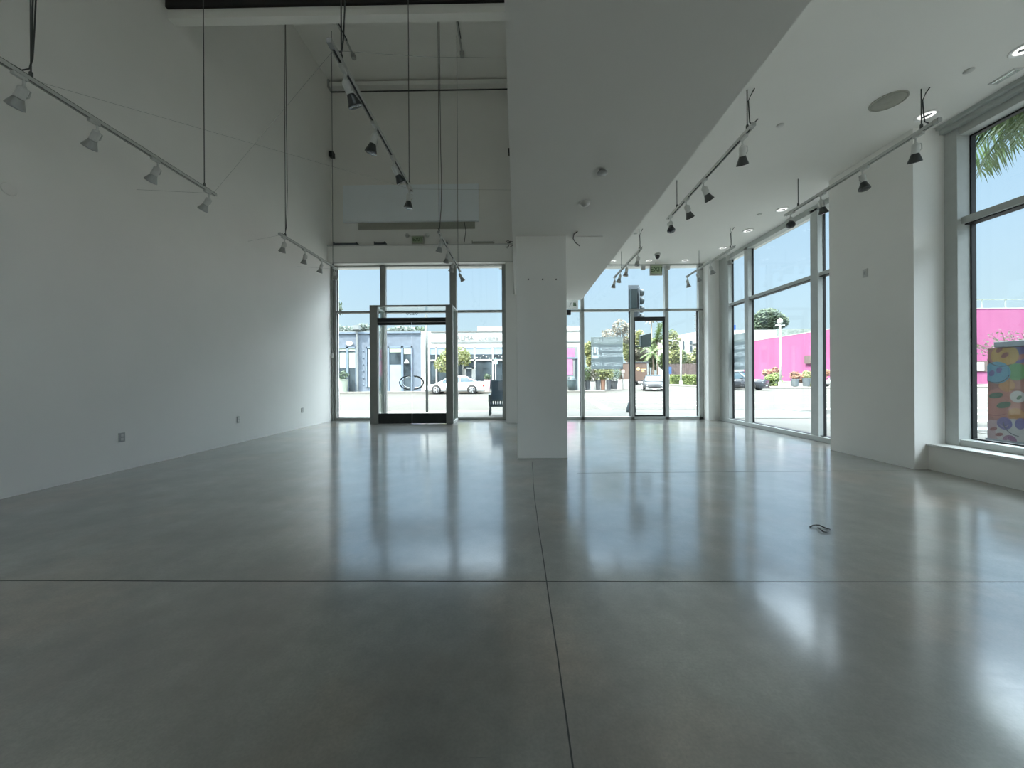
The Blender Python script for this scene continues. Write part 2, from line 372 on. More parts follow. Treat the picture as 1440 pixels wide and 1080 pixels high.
# square column under the soffit
col = MB().box(0.0, 0.735, 5.43, 6.15, 0, 3.32, bev=.006)
col = st('column', col, M['wall'])
for px in (743, 763, 782):
    p = onY(px, 393, 5.43)
    MB().lathe([(0, 0), (.011, .0), (.011, .006), (0, .006)], (p.x, 5.428, p.z), (0, -1, 0), 10).build('screw_hole', M['gasket'], col)
# pier between the two street windows, corner pier and the wide pier on the right
st('wall_front_pier', MB().box(-.285, 1.2, 9.6, 10.45, 0, 3.35).box(-.30, 1.2, 10.15, 10.5, 0, 4.5), M['wall'])
st('wall_corner_pier', MB().box(5.17, 5.75, 10.05, 10.55, 0, ZR), M['wall'])
st('wall_right_pier', MB().box(5.02, 5.75, 4.74, 6.0, 0, ZR), M['wall'])
st('wall_right_low', MB().box(5.19, 5.75, -1.0, 4.74, 0, .30), M['wall'])
st('wall_right_rear', MB().box(5.02, 5.75, -1.5, -1.0, 0, ZR).box(5.19, 5.75, YB, -1.5, 0, .30).box(5.19, 5.75, YB - .3, YB + .3, 0, ZR), M['wall'])
# headers
st('trim_1', MB().box(XL, -.10, 10.12, YF, 4.37, 4.82, bev=.004), M['wall'])
st('trim_2', MB().box(XL, -.05, 10.10, YF, 4.82, 4.85).box(XL + .0, -.10, 10.10, YF, 4.345, 4.37), M['plastic'])
st('trim_3', MB().box(5.35, 5.6, YB, 4.74, 4.215, ZR).box(5.30, 5.36, YB, 4.74, 4.27, ZR), M['alu'])
st('trim_4', MB().box(5.16, 5.47, -1.0, 4.74, .30, .325), M['plastic'])
# blob of roof over everything, keeps the sun out
st('roof', MB().box(XL - .5, 6.1, YB - .6, YF + .6, ZA + .4, ZA + .9), M['stucco'])
st('wall_outer', MB().box(5.6, 5.95, YB - .5, YF + .45, ZR + .02, ZA + .4).box(-.5, 5.95, YF + .25, YF + .45, ZR + .05, ZA + .4), M['stucco'])

st('sky_blocker', MB().box(5.95, 7.15, -1.2, 4.95, 4.85, 5.0), M['stucco'])  # unseen eave added to hold overhead sky light off the right pier
# floor joints
def joint(pts, wd, name):
    m = MB(); P = [Vector((x, y, 0)) for x, y in pts]
    for a, b in zip(P, P[1:]):
        d = (b - a).normalized(); n = Vector((-d.y, d.x, 0)) * wd / 2
        m.hexa([a + n, a - n, a - n + Vector((0, 0, .0012)), a + n + Vector((0, 0, .0012))], [b + n, b - n, b - n + Vector((0, 0, .0012)), b + n + Vector((0, 0, .0012))])
    st(name, m, M['joint'])
rj = random.Random(3)
joint([(.165 + rj.uniform(-.003, .003) + (.025 if y > 3.6 else 0) * (y - 3.6), y) for y in [YB + i * .33 for i in range(30)] if y < 5.4], .006, 'trim_5')
joint([(x, 2.17 + rj.uniform(-.002, .002)) for x in [XL + .01 + i * .4 for i in range(27)] if x < 5.1], .0045, 'trim_6')
joint([(0.74 + i * .45, 4.60 + rj.uniform(-.004, .004) + i * .01) for i in range(10)], .004, 'trim_7')

# ------------------------------------------------------------------ windows
def frame_boxes(lst):
    m = MB()
    for b in lst: m.box(*b, bev=.004)
    return m
def window(name, frames, panes, gaskets=None, gmat='glass', fm='alu'):
    if name == 'window_1': fm = 'alug'
    g = group_struct(name, (frames[0][0], frames[0][2], 0))
    for nm, lst in (('window_frame', frames),):
        frame_boxes(lst).build(nm, M[fm], g)
    if gaskets:
        m = MB()
        for b in gaskets: m.box(*b)
        m.build('gasket', M['gasket'], g)
    for b in panes: MB().box(*b).build('glass_pane', M[gmat], g)
    return g
y0, y1 = 10.32, 10.437; yg = 10.42; T = .012
TR = 3.045; TP = 4.32
# left street window (three bays above, two sidelights beside the door below)
lf = [(XL, XL + .05, y0 - .05, y1, 0, 4.40), (XL + .05, XL + .12, y0, y1, 0, 4.37), (-.40, -.30, y0, y1, 0, 4.37),
      (XL + .1, -.35, y0, y1, TP, 4.38), (XL + .1, -.35, y0, y1, 0, .075), (XL + .1, -3.72, y0, y1, TR - .03, TR + .03), (-1.80, -.35, y0, y1, TR - .03, TR + .03),
      (-3.83, -3.68, y0, y1, 0, 4.37), (-1.87, -1.69, y0, y1, 0, 4.37), (-3.72, -1.80, y0, y1, TR - .03, TR + .02)]
window('window_1', lf, [(XL + .12, -3.83, yg, yg + T, TR + .03, TP), (-3.68, -1.87, yg, yg + T, TR + .03, TP), (-1.69, -.40, yg, yg + T, TR + .03, TP),
                        (XL + .12, -3.83, yg, yg + T, .075, TR - .03), (-1.69, -.40, yg, yg + T, .075, TR - .03)],
       [(XL + .118, XL + .13, yg - .01, yg + .03, .07, TP), (-.412, -.398, yg - .01, yg + .03, .07, TP), (-1.693, -1.68, yg - .01, yg + .03, .07, TP), (-1.69, -.40, yg - .02, yg + .03, .068, .085), (XL + .12, -3.83, yg - .02, yg + .03, .068, .085)])
# right street window
rf = [(1.785, 1.88, y0, y1, 0, TP), (1.1, 5.17, y0, y1, 0, .075), (1.1, 5.17, y0, y1, TR - .035, TR + .025), (5.05, 5.17, y0, y1, 0, TP),
      (3.17, 3.26, y0, y1, 0, TR), (4.12, 4.22, y0, y1, 0, TP), (1.1, 5.17, y0, y1, TP - .03, TP + .02)]
window('window_2', rf, [(1.1, 1.785, yg, yg + T, .075, TR), (1.1, 1.785, yg, yg + T, TR, 3.6), (1.88, 3.17, yg, yg + T, .075, TR - .03), (1.88, 4.12, yg, yg + T, TR + .02, TP - .03), (4.22, 5.05, yg, yg + T, .075, TR - .03), (4.22, 5.05, yg, yg + T, TR + .02, TP - .03)],
       [(3.155, 3.172, yg - .03, yg + .03, .07, TR - .03), (5.035, 5.052, yg - .03, yg + .03, .07, TR - .03), (4.105, 4.122, yg - .03, yg + .03, .07, 2.8), (4.218, 4.235, yg - .01, yg + .03, TR, TP), (1.772, 1.786, yg - .01, yg + .03, .07, TR)])
# glazed side door between the posts of the right street window
d = group_struct('door_2', (3.7, 10.42, 0))
frame_boxes([(3.26, 4.12, y0 + .01, y1, 2.74, 2.85), (3.26, 3.30, y0 + .03, y1 - .02, .09, 2.74), (4.08, 4.12, y0 + .03, y1 - .02, .09, 2.74), (3.26, 4.12, y0 + .03, y1 - .02, .075, .12)]).build('door_frame', M['aludark'], d)
MB().box(3.30, 4.08, yg, yg + T, .12, 2.74).build('glass_pane', M['glass'], d)
MB().box(3.26, 4.12, yg, yg + T, 2.85, TR - .03).build('transom_pane', M['glass'], d)
# side window along the right wall, far part
xa, xb, xg = 5.47, 5.617, 5.60
sf = [(xa - .02, xb, 9.62, 10.05, 0, .09), (xa - .02, xb, 6.0, 9.65, 0, .09), (xa, xb, 9.63, 9.80, 0, 4.25), (xa, xb, 8.82, 8.96, 0, 4.25), (xa, xb, 6.79, 6.96, 0, 4.25),
      (xa, xb, 6.0, 9.7, 4.20, ZR), (xa + .03, xb, 6.0, 9.7, TR - .055, TR + .02), (xa, xb, 9.78, 10.06, 0, ZR), (xa, xb, 5.98, 6.05, 0, ZR)]
window('window_3', sf, [(xg, xg + T, a, b, c, dd) for a, b in ((8.96, 9.63), (6.96, 8.82), (6.05, 6.79)) for c, dd in ((.09, TR - .05), (TR + .02, 4.20))],
       [(xg - .035, xg + .01, 9.62, 9.634, .09, 4.2), (xg - .035, xg + .01, 8.812, 8.824, .09, 4.2), (xg - .035, xg + .01, 6.782, 6.794, .09, 4.2), (xa + .03, xg + .02, 6.05, 9.63, .085, .10), (xa + .03, xg + .02, 6.05, 9.63, TR - .06, TR - .05)])
# near side window above the low wall
nf = [(5.40, xb, 4.60, 4.74, .3, ZR), (5.42, xb, -1.0, -.9, .3, ZR), (5.42, xb, -1, 4.65, .325, .40), (5.42, xb, -1, 4.65, 4.12, 4.25), (5.45, xb, -1, 4.65, 3.04, 3.12), (5.42, xb, 1.6, 1.74, .3, 4.2)]
window('window_4', nf, [(xg, xg + T, a, b, c, dd) for a, b in ((1.74, 4.60), (-.9, 1.6)) for c, dd in ((.40, 3.04), (3.12, 4.12))],
       [(5.555, xg + .01, 4.585, 4.602, .40, 4.12), (5.555, xg + .01, -.9, 4.60, .395, .415), (5.555, xg + .01, -.9, 4.60, 4.10, 4.122), (5.49, xg + .01, -.9, 4.60, 3.028, 3.042)])
rf_ = [(5.42, xb, -1.6, -1.5, .3, ZR), (5.42, xb, -3.95, -3.9, .3, ZR), (5.42, xb, -4.0, -1.5, .30, .40), (5.42, xb, -4.0, -1.5, 4.12, ZR), (5.45, xb, -4.0, -1.5, 3.04, 3.12)]
window('window_5', rf_, [(xg, xg + T, -4.0, -1.6, .40, 3.04), (xg, xg + T, -4.0, -1.6, 3.12, 4.12)])

bf = [(x, x + .08, YB - .2, YB - .08, .3, ZA - .2 if x < 0 else 4.2) for x in (-1.35, -.38)] + [(-1.35, -.3, YB - .2, YB - .08, z, z + .08) for z in (3.0, 6.2)]
window('fill_window_rear', bf, [(-1.35, -.3, YB - .15, YB - .14, .3, ZA - .2)])  # unseen strip of glazing, added to bring more daylight in from behind
# ------------------------------------------------------------------ glazed entrance vestibule with its pair of doors
d = group_struct('door_1', (-2.72, 9.55, 0))
frame_boxes([(-3.80, -3.60, 9.50, 9.62, 0, 3.05), (-1.83, -1.65, 9.50, 9.62, 0, 3.05), (-3.80, -1.65, 9.50, 9.58, 3.035, 3.075)]).build('door_post', M['alug'], d)
frame_boxes([(-3.80, -3.70, 9.62, 10.36, 3.03, 3.07), (-1.75, -1.65, 9.62, 10.36, 3.03, 3.07), (-3.80, -3.76, 9.62, 10.36, 0, .06), (-1.69, -1.65, 9.62, 10.36, 0, .06), (-3.80, -3.70, 10.28, 10.34, 0, 3.05), (-1.75, -1.65, 10.28, 10.34, 0, 3.05)]).build('side_frame', M['plastic'], d)
MB().box(-3.74, -3.728, 9.62, 10.28, .06, 3.03).build('side_pane', M['tglass'], d)
MB().box(-1.722, -1.71, 9.62, 10.28, .06, 3.03).build('side_pane', M['tglass'], d)
MB().box(-3.70, -1.75, 9.58, 10.34, 3.045, 3.057).build('roof_pane', M['glass'], d)
frame_boxes([(-3.60, -1.83, 9.50, 9.58, 2.635, 2.745)]).build('door_header', M['aludark'], d)
MB().box(-3.60, -1.83, 9.535, 9.547, 2.745, 3.035).build('transom_pane', M['glass'], d)
for xa_, xb_, hs in ((-3.595, -2.722, 1), (-2.712, -1.835, -1)):
    lf_ = MB().box(xa_, xb_, 9.52, 9.56, .01, .275, bev=.004).box(xa_, xb_, 9.525, 9.555, 2.56, 2.63).build('door_leaf', M['aludark'], d, label='glazed door leaf with a dark bottom rail')
    MB().box(xa_ + .01, xb_ - .01, 9.535, 9.547, .27, 2.57).build('glass_pane', M['glass'], lf_)
    xc = -2.79 if hs > 0 else -2.645; s_ = -1 if hs > 0 else 1
    pts = [(xc + s_ * .235 * math.sin(t), 9.49, 1.068 + .168 * math.cos(t)) for t in [math.pi * i / 16 for i in range(17)]]
    pts = [(xc, 9.53, 1.236)] + pts + [(xc, 9.53, .90)]
    MB().tube(pts, .016, 8).build('handle', M['aludark'], lf_, smooth=True)
    pts = [(xc + s_ * .20 * math.sin(t), 9.60, 1.068 + .14 * math.cos(t)) for t in [math.pi * i / 16 for i in range(17)]]
    MB().tube([(xc, 9.55, 1.208)] + pts + [(xc, 9.55, .928)], .014, 8).build('handle', M['chrome'], lf_, smooth=True)
MB().box(-3.59, -2.74, 9.49, 9.53, .0, .012).build('threshold', M['chrome'], d)
text('number', '8230', .155, (-2.715, 9.56, 2.875), (R(90), 0, R(180)), M['numtext'], d, .002)

# ================================================================== FITTINGS
# --- track lights
def track_light(label, p0, p1, heads, hang, aim, lampm, lens_dark=True, zt=3.84, cords=1, rise=4.31):
    """p0 near end (x,y), p1 far end; heads: y stations; hang: y stations of the hangers with top z"""
    x0, ya = p0; x1, yb = p1
    root = thing('track_light', label, 'track light', (x0, ya, zt), 'track lights')
    X = lambda y: x0 + (x1 - x0) * (y - ya) / (yb - ya)
    dx = (x1 - x0) / (yb - ya)
    m = MB()
    for ox, hz in ((-.017, .034), (.017, .034)):      # two side rails and a web: the track's slot shows below
        m.hexa([(x0 + ox - .004, ya, zt), (x0 + ox + .004, ya, zt), (x0 + ox + .004, ya, zt + hz), (x0 + ox - .004, ya, zt + hz)],
               [(x1 + ox - .004, yb, zt), (x1 + ox + .004, yb, zt), (x1 + ox + .004, yb, zt + hz), (x1 + ox - .004, yb, zt + hz)])
    m.hexa([(x0 - .017, ya, zt + .026), (x0 + .017, ya, zt + .026), (x0 + .017, ya, zt + .034), (x0 - .017, ya, zt + .034)],
           [(x1 - .017, yb, zt + .026), (x1 + .017, yb, zt + .026), (x1 + .017, yb, zt + .034), (x1 - .017, yb, zt + .034)])
    m.build('rail', M['trackw'], root)
    MB().hexa([(x0 - .012, ya, zt + .012), (x0 + .012, ya, zt + .012), (x0 + .012, ya, zt + .026), (x0 - .012, ya, zt + .026)],
              [(x1 - .012, yb, zt + .012), (x1 + .012, yb, zt + .012), (x1 + .012, yb, zt + .026), (x1 - .012, yb, zt + .026)]).build('slot', M['cord'], root)
    MB().tube([(x0 + .010, ya, zt + .039), (x1 + .010, yb, zt + .039)], .006, 6).build('feed_cord', M['cord'], root)
    MB().box(x0 - .020, x0 + .020, ya - .012, ya + .05, zt - .002, zt + .036).build('end_feed', M['plasticg'], root)
    for i, (hy, top) in enumerate(hang):
        hx = X(hy)
        r = MB().tube([(hx, hy, zt + .03), (hx, hy, top)], .006, 6).build('hanger_rod', M['rod'], root, smooth=True)
        MB().lathe([(.014, 0), (.014, .05), (.009, .06)], (hx, hy, zt + .03), (0, 0, 1), 10).build('clip', M['rod'], r)
        if i == 0 and cords:
            zc = min(top, 4.31)
            for c in range(cords):
                o = .02 + .02 * c
                pts = [(hx + .012, hy - .16, zt + .04), (hx + .012, hy - .07, zt + .045), (hx + .014, hy - .02, zt + .10), (hx + .014 + o * .2, hy - .005, zt + .20)]
                if rise < 5: pts += [(hx + .014, hy, zc - .12), (hx + .03 + o, hy, zc - .04), (hx + .05 + o, hy - .02, zc)]
                else: pts += [(hx + .02 + o, hy - .02, zt + .45), (hx + .02 + o * 1.6, hy - .02, zt + .9), (hx + .015 + o, hy, zt + 1.6), (hx + .015, hy, top)]
                MB().tube(pts, .006, 6).build('power_cord', M['cord'], root, smooth=True)
    rnd = random.Random(len(label))
    for k, hy in enumerate(heads):
        hx = X(hy)
        ax, ay = aim[k] if isinstance(aim, list) else aim
        # adapter + stem
        sp_ = MB().box(hx - .016, hx + .016, hy - .05, hy + .05, zt - .028, zt + .004, bev=.003).tube([(hx, hy + .03, zt - .02), (hx, hy + .03, zt - .075)], .009, 8)
        pv = Vector((hx, hy + .03, zt - .085)); A = Vector((ax, ay, -1)).normalized()
        sp_.blob(pv, (.018, .018, .018), 2)
        side = A.cross(Vector((0, 0, 1))).normalized() if A.z > -.99 else Vector((1, 0, 0))
        sp_ = sp_.build('spotlight', M['lampw'], root, smooth=False)
        c0 = pv + A * .0
        MB().tube([pv, pv + side * .045 + A * .015, pv + side * .048 + A * .07, pv + side * .03 + A * .085], .006, 6).build('yoke', M['lampw'], sp_, smooth=True)
        MB().lathe([(.012, -.012), (.030, -.004), (.034, .01), (.034, .075), (.037, .085), (.037, .092), (.03, .095)], c0 + A * .008, A, 20).build('socket', M['lampw'], sp_, smooth=True)
        MB().lathe([(.032, 0), (.036, .012), (.047, .045), (.060, .078), (.063, .092), (.060, .094)], c0 + A * .10, A, 24).build('lamp_shade', lampm, sp_, smooth=True)
        MB().lathe([(.0, -.004), (.058, -.002), (.058, .0), (.03, .006), (0, .007)], c0 + A * .192, A, 24).build('lens', M['lens'], sp_, smooth=True)
    return root
HI = ZA
track_light('white track light with pale lamps hanging nearest, in front of the left wall', (-4.283, 2.93), (-4.35, 5.30), [3.14, 3.72, 4.38, 5.15], [(3.22, HI), (5.10, HI)], (-.75, .15), M['lampg'], cords=2, rise=9)
track_light('short looking white track light hanging low at the far end of the left wall', (-4.35, 6.74), (-4.376, 9.0), [6.86, 7.55, 8.22, 8.80], [(6.92, HI), (8.76, HI)], [(-.35, .1), (-.3, .2), (-.3, 0), (.05, .1)], M['lampg'], cords=1, rise=9)
track_light('white track light with dark lamps hanging diagonally across the high wall', (-1.463, 2.90), (-1.485, 5.25), [3.13, 3.83, 4.42, 5.09], [(3.10, HI), (5.13, HI)], [(.35, .5), (-.3, .1), (.45, .5), (-.1, .1)], M['lampd'], cords=1, rise=9)
track_light('track light hanging in front of the header above the glazed entrance', (-1.418, 6.75), (-1.41, 9.3), [6.92, 7.60, 8.25, 9.10], [(6.80, HI), (8.94, HI)], [(-.3, .3), (-.3, .3), (-.4, .3), (.5, .2)], M['lampg'], cords=1, rise=9)
track_light('track light with dark lamps under the right ceiling beside the dropped soffit edge, nearer one', (2.52, 3.95), (2.57, 6.30), [4.12, 5.02, 5.56, 6.15], [(4.06, ZR), (5.92, ZR)], [(.3, .5), (.7, .3), (.6, .4), (-.15, -.5)], M['lampd'])
track_light('track light nearest the big right window, ending beside the wide pier', (4.42, 3.92), (4.48, 6.22), [4.12, 4.77, 5.44, 6.06], [(4.09, ZR), (5.92, ZR)], [(.25, .3), (0, -.15), (.3, .1), (-.5, -.7)], M['lampd'])
track_light('far track light hanging left of the exit sign before the street window', (2.60, 7.75), (2.63, 10.0), [7.92, 8.74, 9.33, 9.88], [(7.86, ZR), (9.25, ZR)], [(-.1, 0), (-.2, 0), (-.25, 0), (-.25, 0)], M['lampg'])
track_light('far track light hanging in the corner right of the exit sign', (4.50, 7.70), (4.56, 9.98), [7.93, 8.66, 9.33, 9.90], [(7.84, ZR), (9.25, ZR)], [(.35, 0), (.35, 0), (.4, 0), (.2, 0)], M['lampg'])

# --- thin guy wires of the hanging tracks
def wire(label, pts, r=.0012, m='wire'):
    o = MB().tube(pts, r, 5).build('guy_wire', M[m]); return origin_to(tag(o, label, 'wire', 'thin guy wires'), pts[0])
A1 = Vector((-4.285, 3.25, 3.87)); A2 = Vector((-4.345, 5.25, 3.86)); B1 = Vector((-1.463, 2.98, 3.87)); B2 = Vector((-1.485, 5.2, 3.86))
wire('faint wire running right from the near hanger of the left wall track', [A1, B2])
wire('faint wire rising right from the far end of the left wall track', [A2, B1])
wire('thin wire level across the top from the middle track to the soffit side', [B1 + Vector((.02, .02, 0)), (-.75, 3.1, 3.895), (-.055, 3.2, 3.96)])
wire('thin level wire from the middle track end to the right side', [B2, (-.055, 5.3, 3.88)])
wire('short level wire between left wall and the near track end', [A2, (XL, 5.0, 3.80)])
wire('thin level wire from the near end of the low far left track to the wall', [(-4.35, 6.78, 3.85), (XL, 7.1, 3.86)])
wire('thin level wire at the far end of the low far left track', [(-4.376, 8.95, 3.85), (XL, 8.7, 3.85)])

# --- recessed downlights
def downlight(label, x, y, turn=0, z=ZR):
    t = thing('downlight', label, 'ceiling light', (x, y, z), 'recessed downlights')
    MB().lathe([(.075, 0), (.105, 0), (.108, -.006), (.100, -.012), (.082, -.010), (.075, -.003)], (x, y, z), (0, 0, 1), 28, cap=False).build('trim_ring', M['enamel'], t, smooth=True)
    MB().lathe([(.082, -.004), (.078, -.006), (.0, -.004)], (x, y, z), (0, 0, 1), 28).build('reflector', M['glow'], t, smooth=False)
    q = Matrix.Translation((x, y, z)) @ Matrix.Rotation(turn, 4, 'Z')
    MB().box(-.013, .013, -.045, .045, -.016, -.004, q, bev=.004).build('lamp', M['cabinet'], t)
downlight('round recessed downlight behind the hanger of the right window track', 4.93, 4.50, .4)
downlight('round recessed downlight cut by the right edge of the photo', 4.88, 3.60, 1.0)
downlight('recessed downlight above the mullion beside the wide pier', 4.99, 7.0, 1.2)
downlight('recessed downlight above the far side window, second from the corner', 4.98, 8.0, 1.2)
downlight('recessed downlight closest to the far corner pier', 5.03, 9.06, 1.2)
downlight('recessed downlight beside the soffit edge at the street window', 2.60, 10.0, 1.2)
downlight('recessed downlight just left of the exit sign', 3.57, 10.0, 1.2)
downlight('recessed downlight right of the exit sign at the street window', 4.54, 10.0, 1.2)
# --- ceiling speaker, sprinkler covers, vent, dome camera
t = thing('ceiling_speaker', 'large round beige speaker grille set in the right ceiling', 'speaker', (4.24, 4.26, ZR))
MB().lathe([(.155, 0), (.165, -.001), (.165, -.008), (.150, -.010), (.148, -.004)], (4.24, 4.26, ZR), (0, 0, 1), 36, cap=False).build('rim', M['beige'], t, smooth=True)
MB().lathe([(0, -.006), (.03, -.007), (.149, -.006), (.149, -.003), (0, -.003)], (4.24, 4.26, ZR), (0, 0, 1), 36).build('grille', M['beige'], t, smooth=True)
for lb, x, y in (('flat round sprinkler cover near the top right window edge', 4.645, 3.85), ('flat round sprinkler cover above the middle of the right bay', 3.29, 4.64), ('flat round sprinkler cover by the far side window top', 4.70, 7.2), ('flat round sprinkler cover beside the far left track hanger', 2.60, 8.1)):
    o = MB().lathe([(0, 0), (.04, 0), (.042, -.004), (.038, -.010), (0, -.011)], (x, y, ZR), (0, 0, 1), 20).build('sprinkler_cover', M['plastic'], smooth=True)
    origin_to(tag(o, lb, 'sprinkler', 'sprinkler covers'), (x, y, ZR))
t = thing('ceiling_vent', 'small white rectangular slot vent near the right window header', 'vent', (5.12, 3.93, ZR))
MB().box(5.07, 5.17, 3.82, 4.04, ZR - .008, ZR, bev=.002).build('frame', M['plastic'], t)
MB().box(5.09, 5.11, 3.84, 4.02, ZR - .010, ZR - .007).box(5.13, 5.15, 3.84, 4.02, ZR - .010, ZR - .007).build('slat', M['chrome'], t)
t = thing('security_camera', 'black dome camera on the right ceiling above the exit sign', 'camera', (3.59, 9.45, ZR))
MB().lathe([(.07, 0), (.075, -.02), (.062, -.05), (.055, -.05)], (3.59, 9.45, ZR), (0, 0, 1), 24).build('base', M['plasticg'], t, smooth=True)
MB().lathe([(.055, -.045), (.055, -.075), (.045, -.11), (.025, -.13), (0, -.136)], (3.59, 9.45, ZR), (0, 0, 1), 24).build('dome', M['black'], t, smooth=True)
# --- smoke detectors on the soffit
def zs(y): return 3.115 + (3.343 - 3.115) * (y - YB) / (YF - YB)
p = onZ(847, 237, 3.25)
t = thing('smoke_detector', 'flat round detector on the soffit, the nearer and wider of two', 'smoke detector', (p.x, p.y, zs(p.y)), 'soffit detectors')
MB().lathe([(.03, .0), (.03, -.02), (.05, -.022), (.052, -.032), (.048, -.038), (0, -.039)], (p.x, p.y, zs(p.y)), (0, 0, 1), 24).build('body', M['plasticg'], t, smooth=True)
p = onZ(823, 284, 3.25)
t = thing('smoke_detector', 'domed white detector on the soffit, closer to the column top', 'smoke detector', (p.x, p.y, zs(p.y)), 'soffit detectors')
MB().lathe([(.055, 0), (.057, -.015), (.045, -.03), (.035, -.045), (0, -.047)], (p.x, p.y, zs(p.y)), (0, 0, 1), 24).build('body', M['plastic'], t, smooth=True)
# cable stub and strip on the soffit beside the column
P = [onZ(x, y, 3.26) for x, y in ((812, 325), (807, 329), (806, 335), (809, 341), (815, 346))]
o = MB().tube([(q.x, q.y, zs(q.y) - .008) for q in P], .007, 6).build('loose_cable', M['cord'], smooth=True)
origin_to(tag(o, 'short curved cable stub on the soffit beside the column', 'cable'), P[0])
P = [onZ(x, 333, 3.26) for x in (811, 847)]
o = MB().box(P[0].x, P[1].x, P[0].y - .012, P[0].y + .012, zs(P[0].y) - .016, zs(P[0].y) + .002).build('cable_strip', M['wall'])
origin_to(tag(o, 'thin straight strip on the soffit right of the column top', 'strip'), P[0])

# --- wall plates
def outlet(label, px, py):
    p = onX(px, py, XL); z = p.z
    t = thing('wall_outlet', label, 'power outlet', (XL, p.y, z), 'outlets low on the left wall')
    MB().box(XL, XL + .006, p.y - .040, p.y + .040, z - .060, z + .060, bev=.002).build('cover_plate', M['plasticg'], t)
    MB().box(XL + .005, XL + .010, p.y - .017, p.y + .017, z + .008, z + .042, bev=.002).build('socket', M['plastic'], t)
    MB().box(XL + .005, XL + .010, p.y - .017, p.y + .017, z - .042, z - .008, bev=.002).build('socket', M['plastic'], t)
outlet('power outlet low on the left wall, closest to the viewer', 171, 615)
outlet('power outlet low on the left wall, middle of the three', 335, 590)
outlet('power outlet low on the left wall, nearest the street window', 425, 577)
p = onX(12, 266, XL)
t = thing('round_wall_plate', 'round white blank plate on the left wall under the track light', 'wall plate', p)
MB().lathe([(0, 0), (.062, 0), (.064, .004), (.056, .010), (.0, .012)], (XL, p.y, p.z), (1, 0, 0), 28).build('cover', M['wall'], t, smooth=True)
p = onX(1217, 384, 5.02)
t = thing('light_switch', 'white switch plate high on the wide right pier', 'switch', (5.02, p.y, p.z))
MB().box(5.012, 5.02, p.y - .036, p.y + .036, p.z - .058, p.z + .058, bev=.002).build('cover_plate', M['plastic'], t)
MB().box(5.006, 5.013, p.y - .012, p.y + .012, p.z - .025, p.z + .025).build('toggle', M['plasticg'], t)
p = onY(1017, 464, 10.02)
t = thing('door_sensor', 'small white box on the corner pier beside the side window', 'sensor', (p.x, 10.05, p.z))
MB().box(p.x - .035, p.x + .03, 9.99, 10.05, p.z - .11, p.z + .11, bev=.006).build('body', M['plastic'], t)
MB().box(p.x - .03, p.x + .03, 9.95, 9.99, p.z - .02, p.z + .03).build('bracket', M['plasticg'], t)
p = onY(460.5, 500, 10.25)
t = thing('push_plate', 'small white oval control on the frame in the left corner', 'control', (XL + .04, 10.26, p.z))
MB().box(XL + .02, XL + .075, 10.24, 10.27, p.z - .06, p.z + .06, bev=.01).build('body', M['plastic'], t)

# --- high front wall
YW = YF - .05
a_, b_ = onY(484, 263, YW), onY(674, 312, YW)
o = MB().box(a_.x, b_.x, YW - .09, YW, b_.z, a_.z, bev=.006).build('wall_panel', mat('pale bluish panel', (0.88, 0.93, 0.97), 0.35, noise=(2, .01)))
origin_to(tag(o, 'long pale rectangular panel mounted high above the entrance', 'panel'), (a_.x, YW, b_.z))
a_, b_ = onY(504, 313.5, YW), onY(668, 321.5, YW)
t = thing('linear_grille', 'long thin beige air grille below the pale wall panel', 'air grille', (a_.x, YW, b_.z))
MB().box(a_.x, b_.x, YW - .02, YW, b_.z, a_.z, bev=.003).build('frame', M['beige'], t)
m = MB()
for i in range(4): m.box(a_.x + .02, b_.x - .02, YW - .026, YW - .019, b_.z + .02 + i * .032, b_.z + .034 + i * .032)
m.build('slat', M['beige'], t)
def exit_sign(label, c, w_, h_, yy, boxed=False):
    t = thing('exit_sign', label, 'exit sign', (c.x, yy, c.z - h_ / 2), 'exit signs')
    MB().box(c.x - w_ / 2, c.x + w_ / 2, yy - .06, yy, c.z - h_ / 2, c.z + h_ / 2, bev=.006).build('housing', M['beige'], t)
    MB().box(c.x - w_ * .42, c.x + w_ * .42, yy - .066, yy - .059, c.z - h_ * .34, c.z + h_ * .40).build('face', M['exitface'], t)
    text('lettering', 'EXIT', h_ * .62, (c.x + w_ * .04, yy - .070, c.z + h_ * .03), (R(90), 0, 0), M['green'], t, .003)
    return t
c = onY(588, 338.5, YW)
t = exit_sign('exit sign with two emergency lamps on the high wall above the entrance', c, .34, .24, YW)
for s_ in (-1, 1):
    h = MB().tube([(c.x + s_ * .15, YW - .03, c.z + .10), (c.x + s_ * .24, YW - .06, c.z + .13)], .012, 8).build('lamp_head', M['plastic'], t)
    MB().lathe([(.02, 0), (.055, .03), (.06, .07), (0, .075)], (c.x + s_ * .25, YW - .05, c.z + .13), (s_ * .5, -.8, -.2), 20).build('lamp', M['plastic'], h, smooth=True)
MB().box(c.x - .10, c.x + .10, YW - .12, YW - .02, c.z - .16, c.z - .12).build('tray', M['beige'], t)
c = onY(922.5, 380, 10.2)
t = exit_sign('EXIT sign hanging in front of the right street window', c, .34, .29, 10.23)
MB().box(c.x - .44, c.x + .42, 10.19, 10.23, c.z + .115, c.z + .145).build('bracket', M['plastic'], t)
for s_ in (-1, 1):
    MB().box(c.x + s_ * .30 - .05 + (-.06 if s_ < 0 else .01), c.x + s_ * .30 + .05 + (-.06 if s_ < 0 else .01), 10.13, 10.21, c.z + .005, c.z + .115, bev=.01).build('lamp_head', M['plasticg'], t)
MB().tube([(c.x, 10.21, c.z + .14), (c.x, 10.21, ZR)], .015, 8).build('stem', M['plastic'], t)
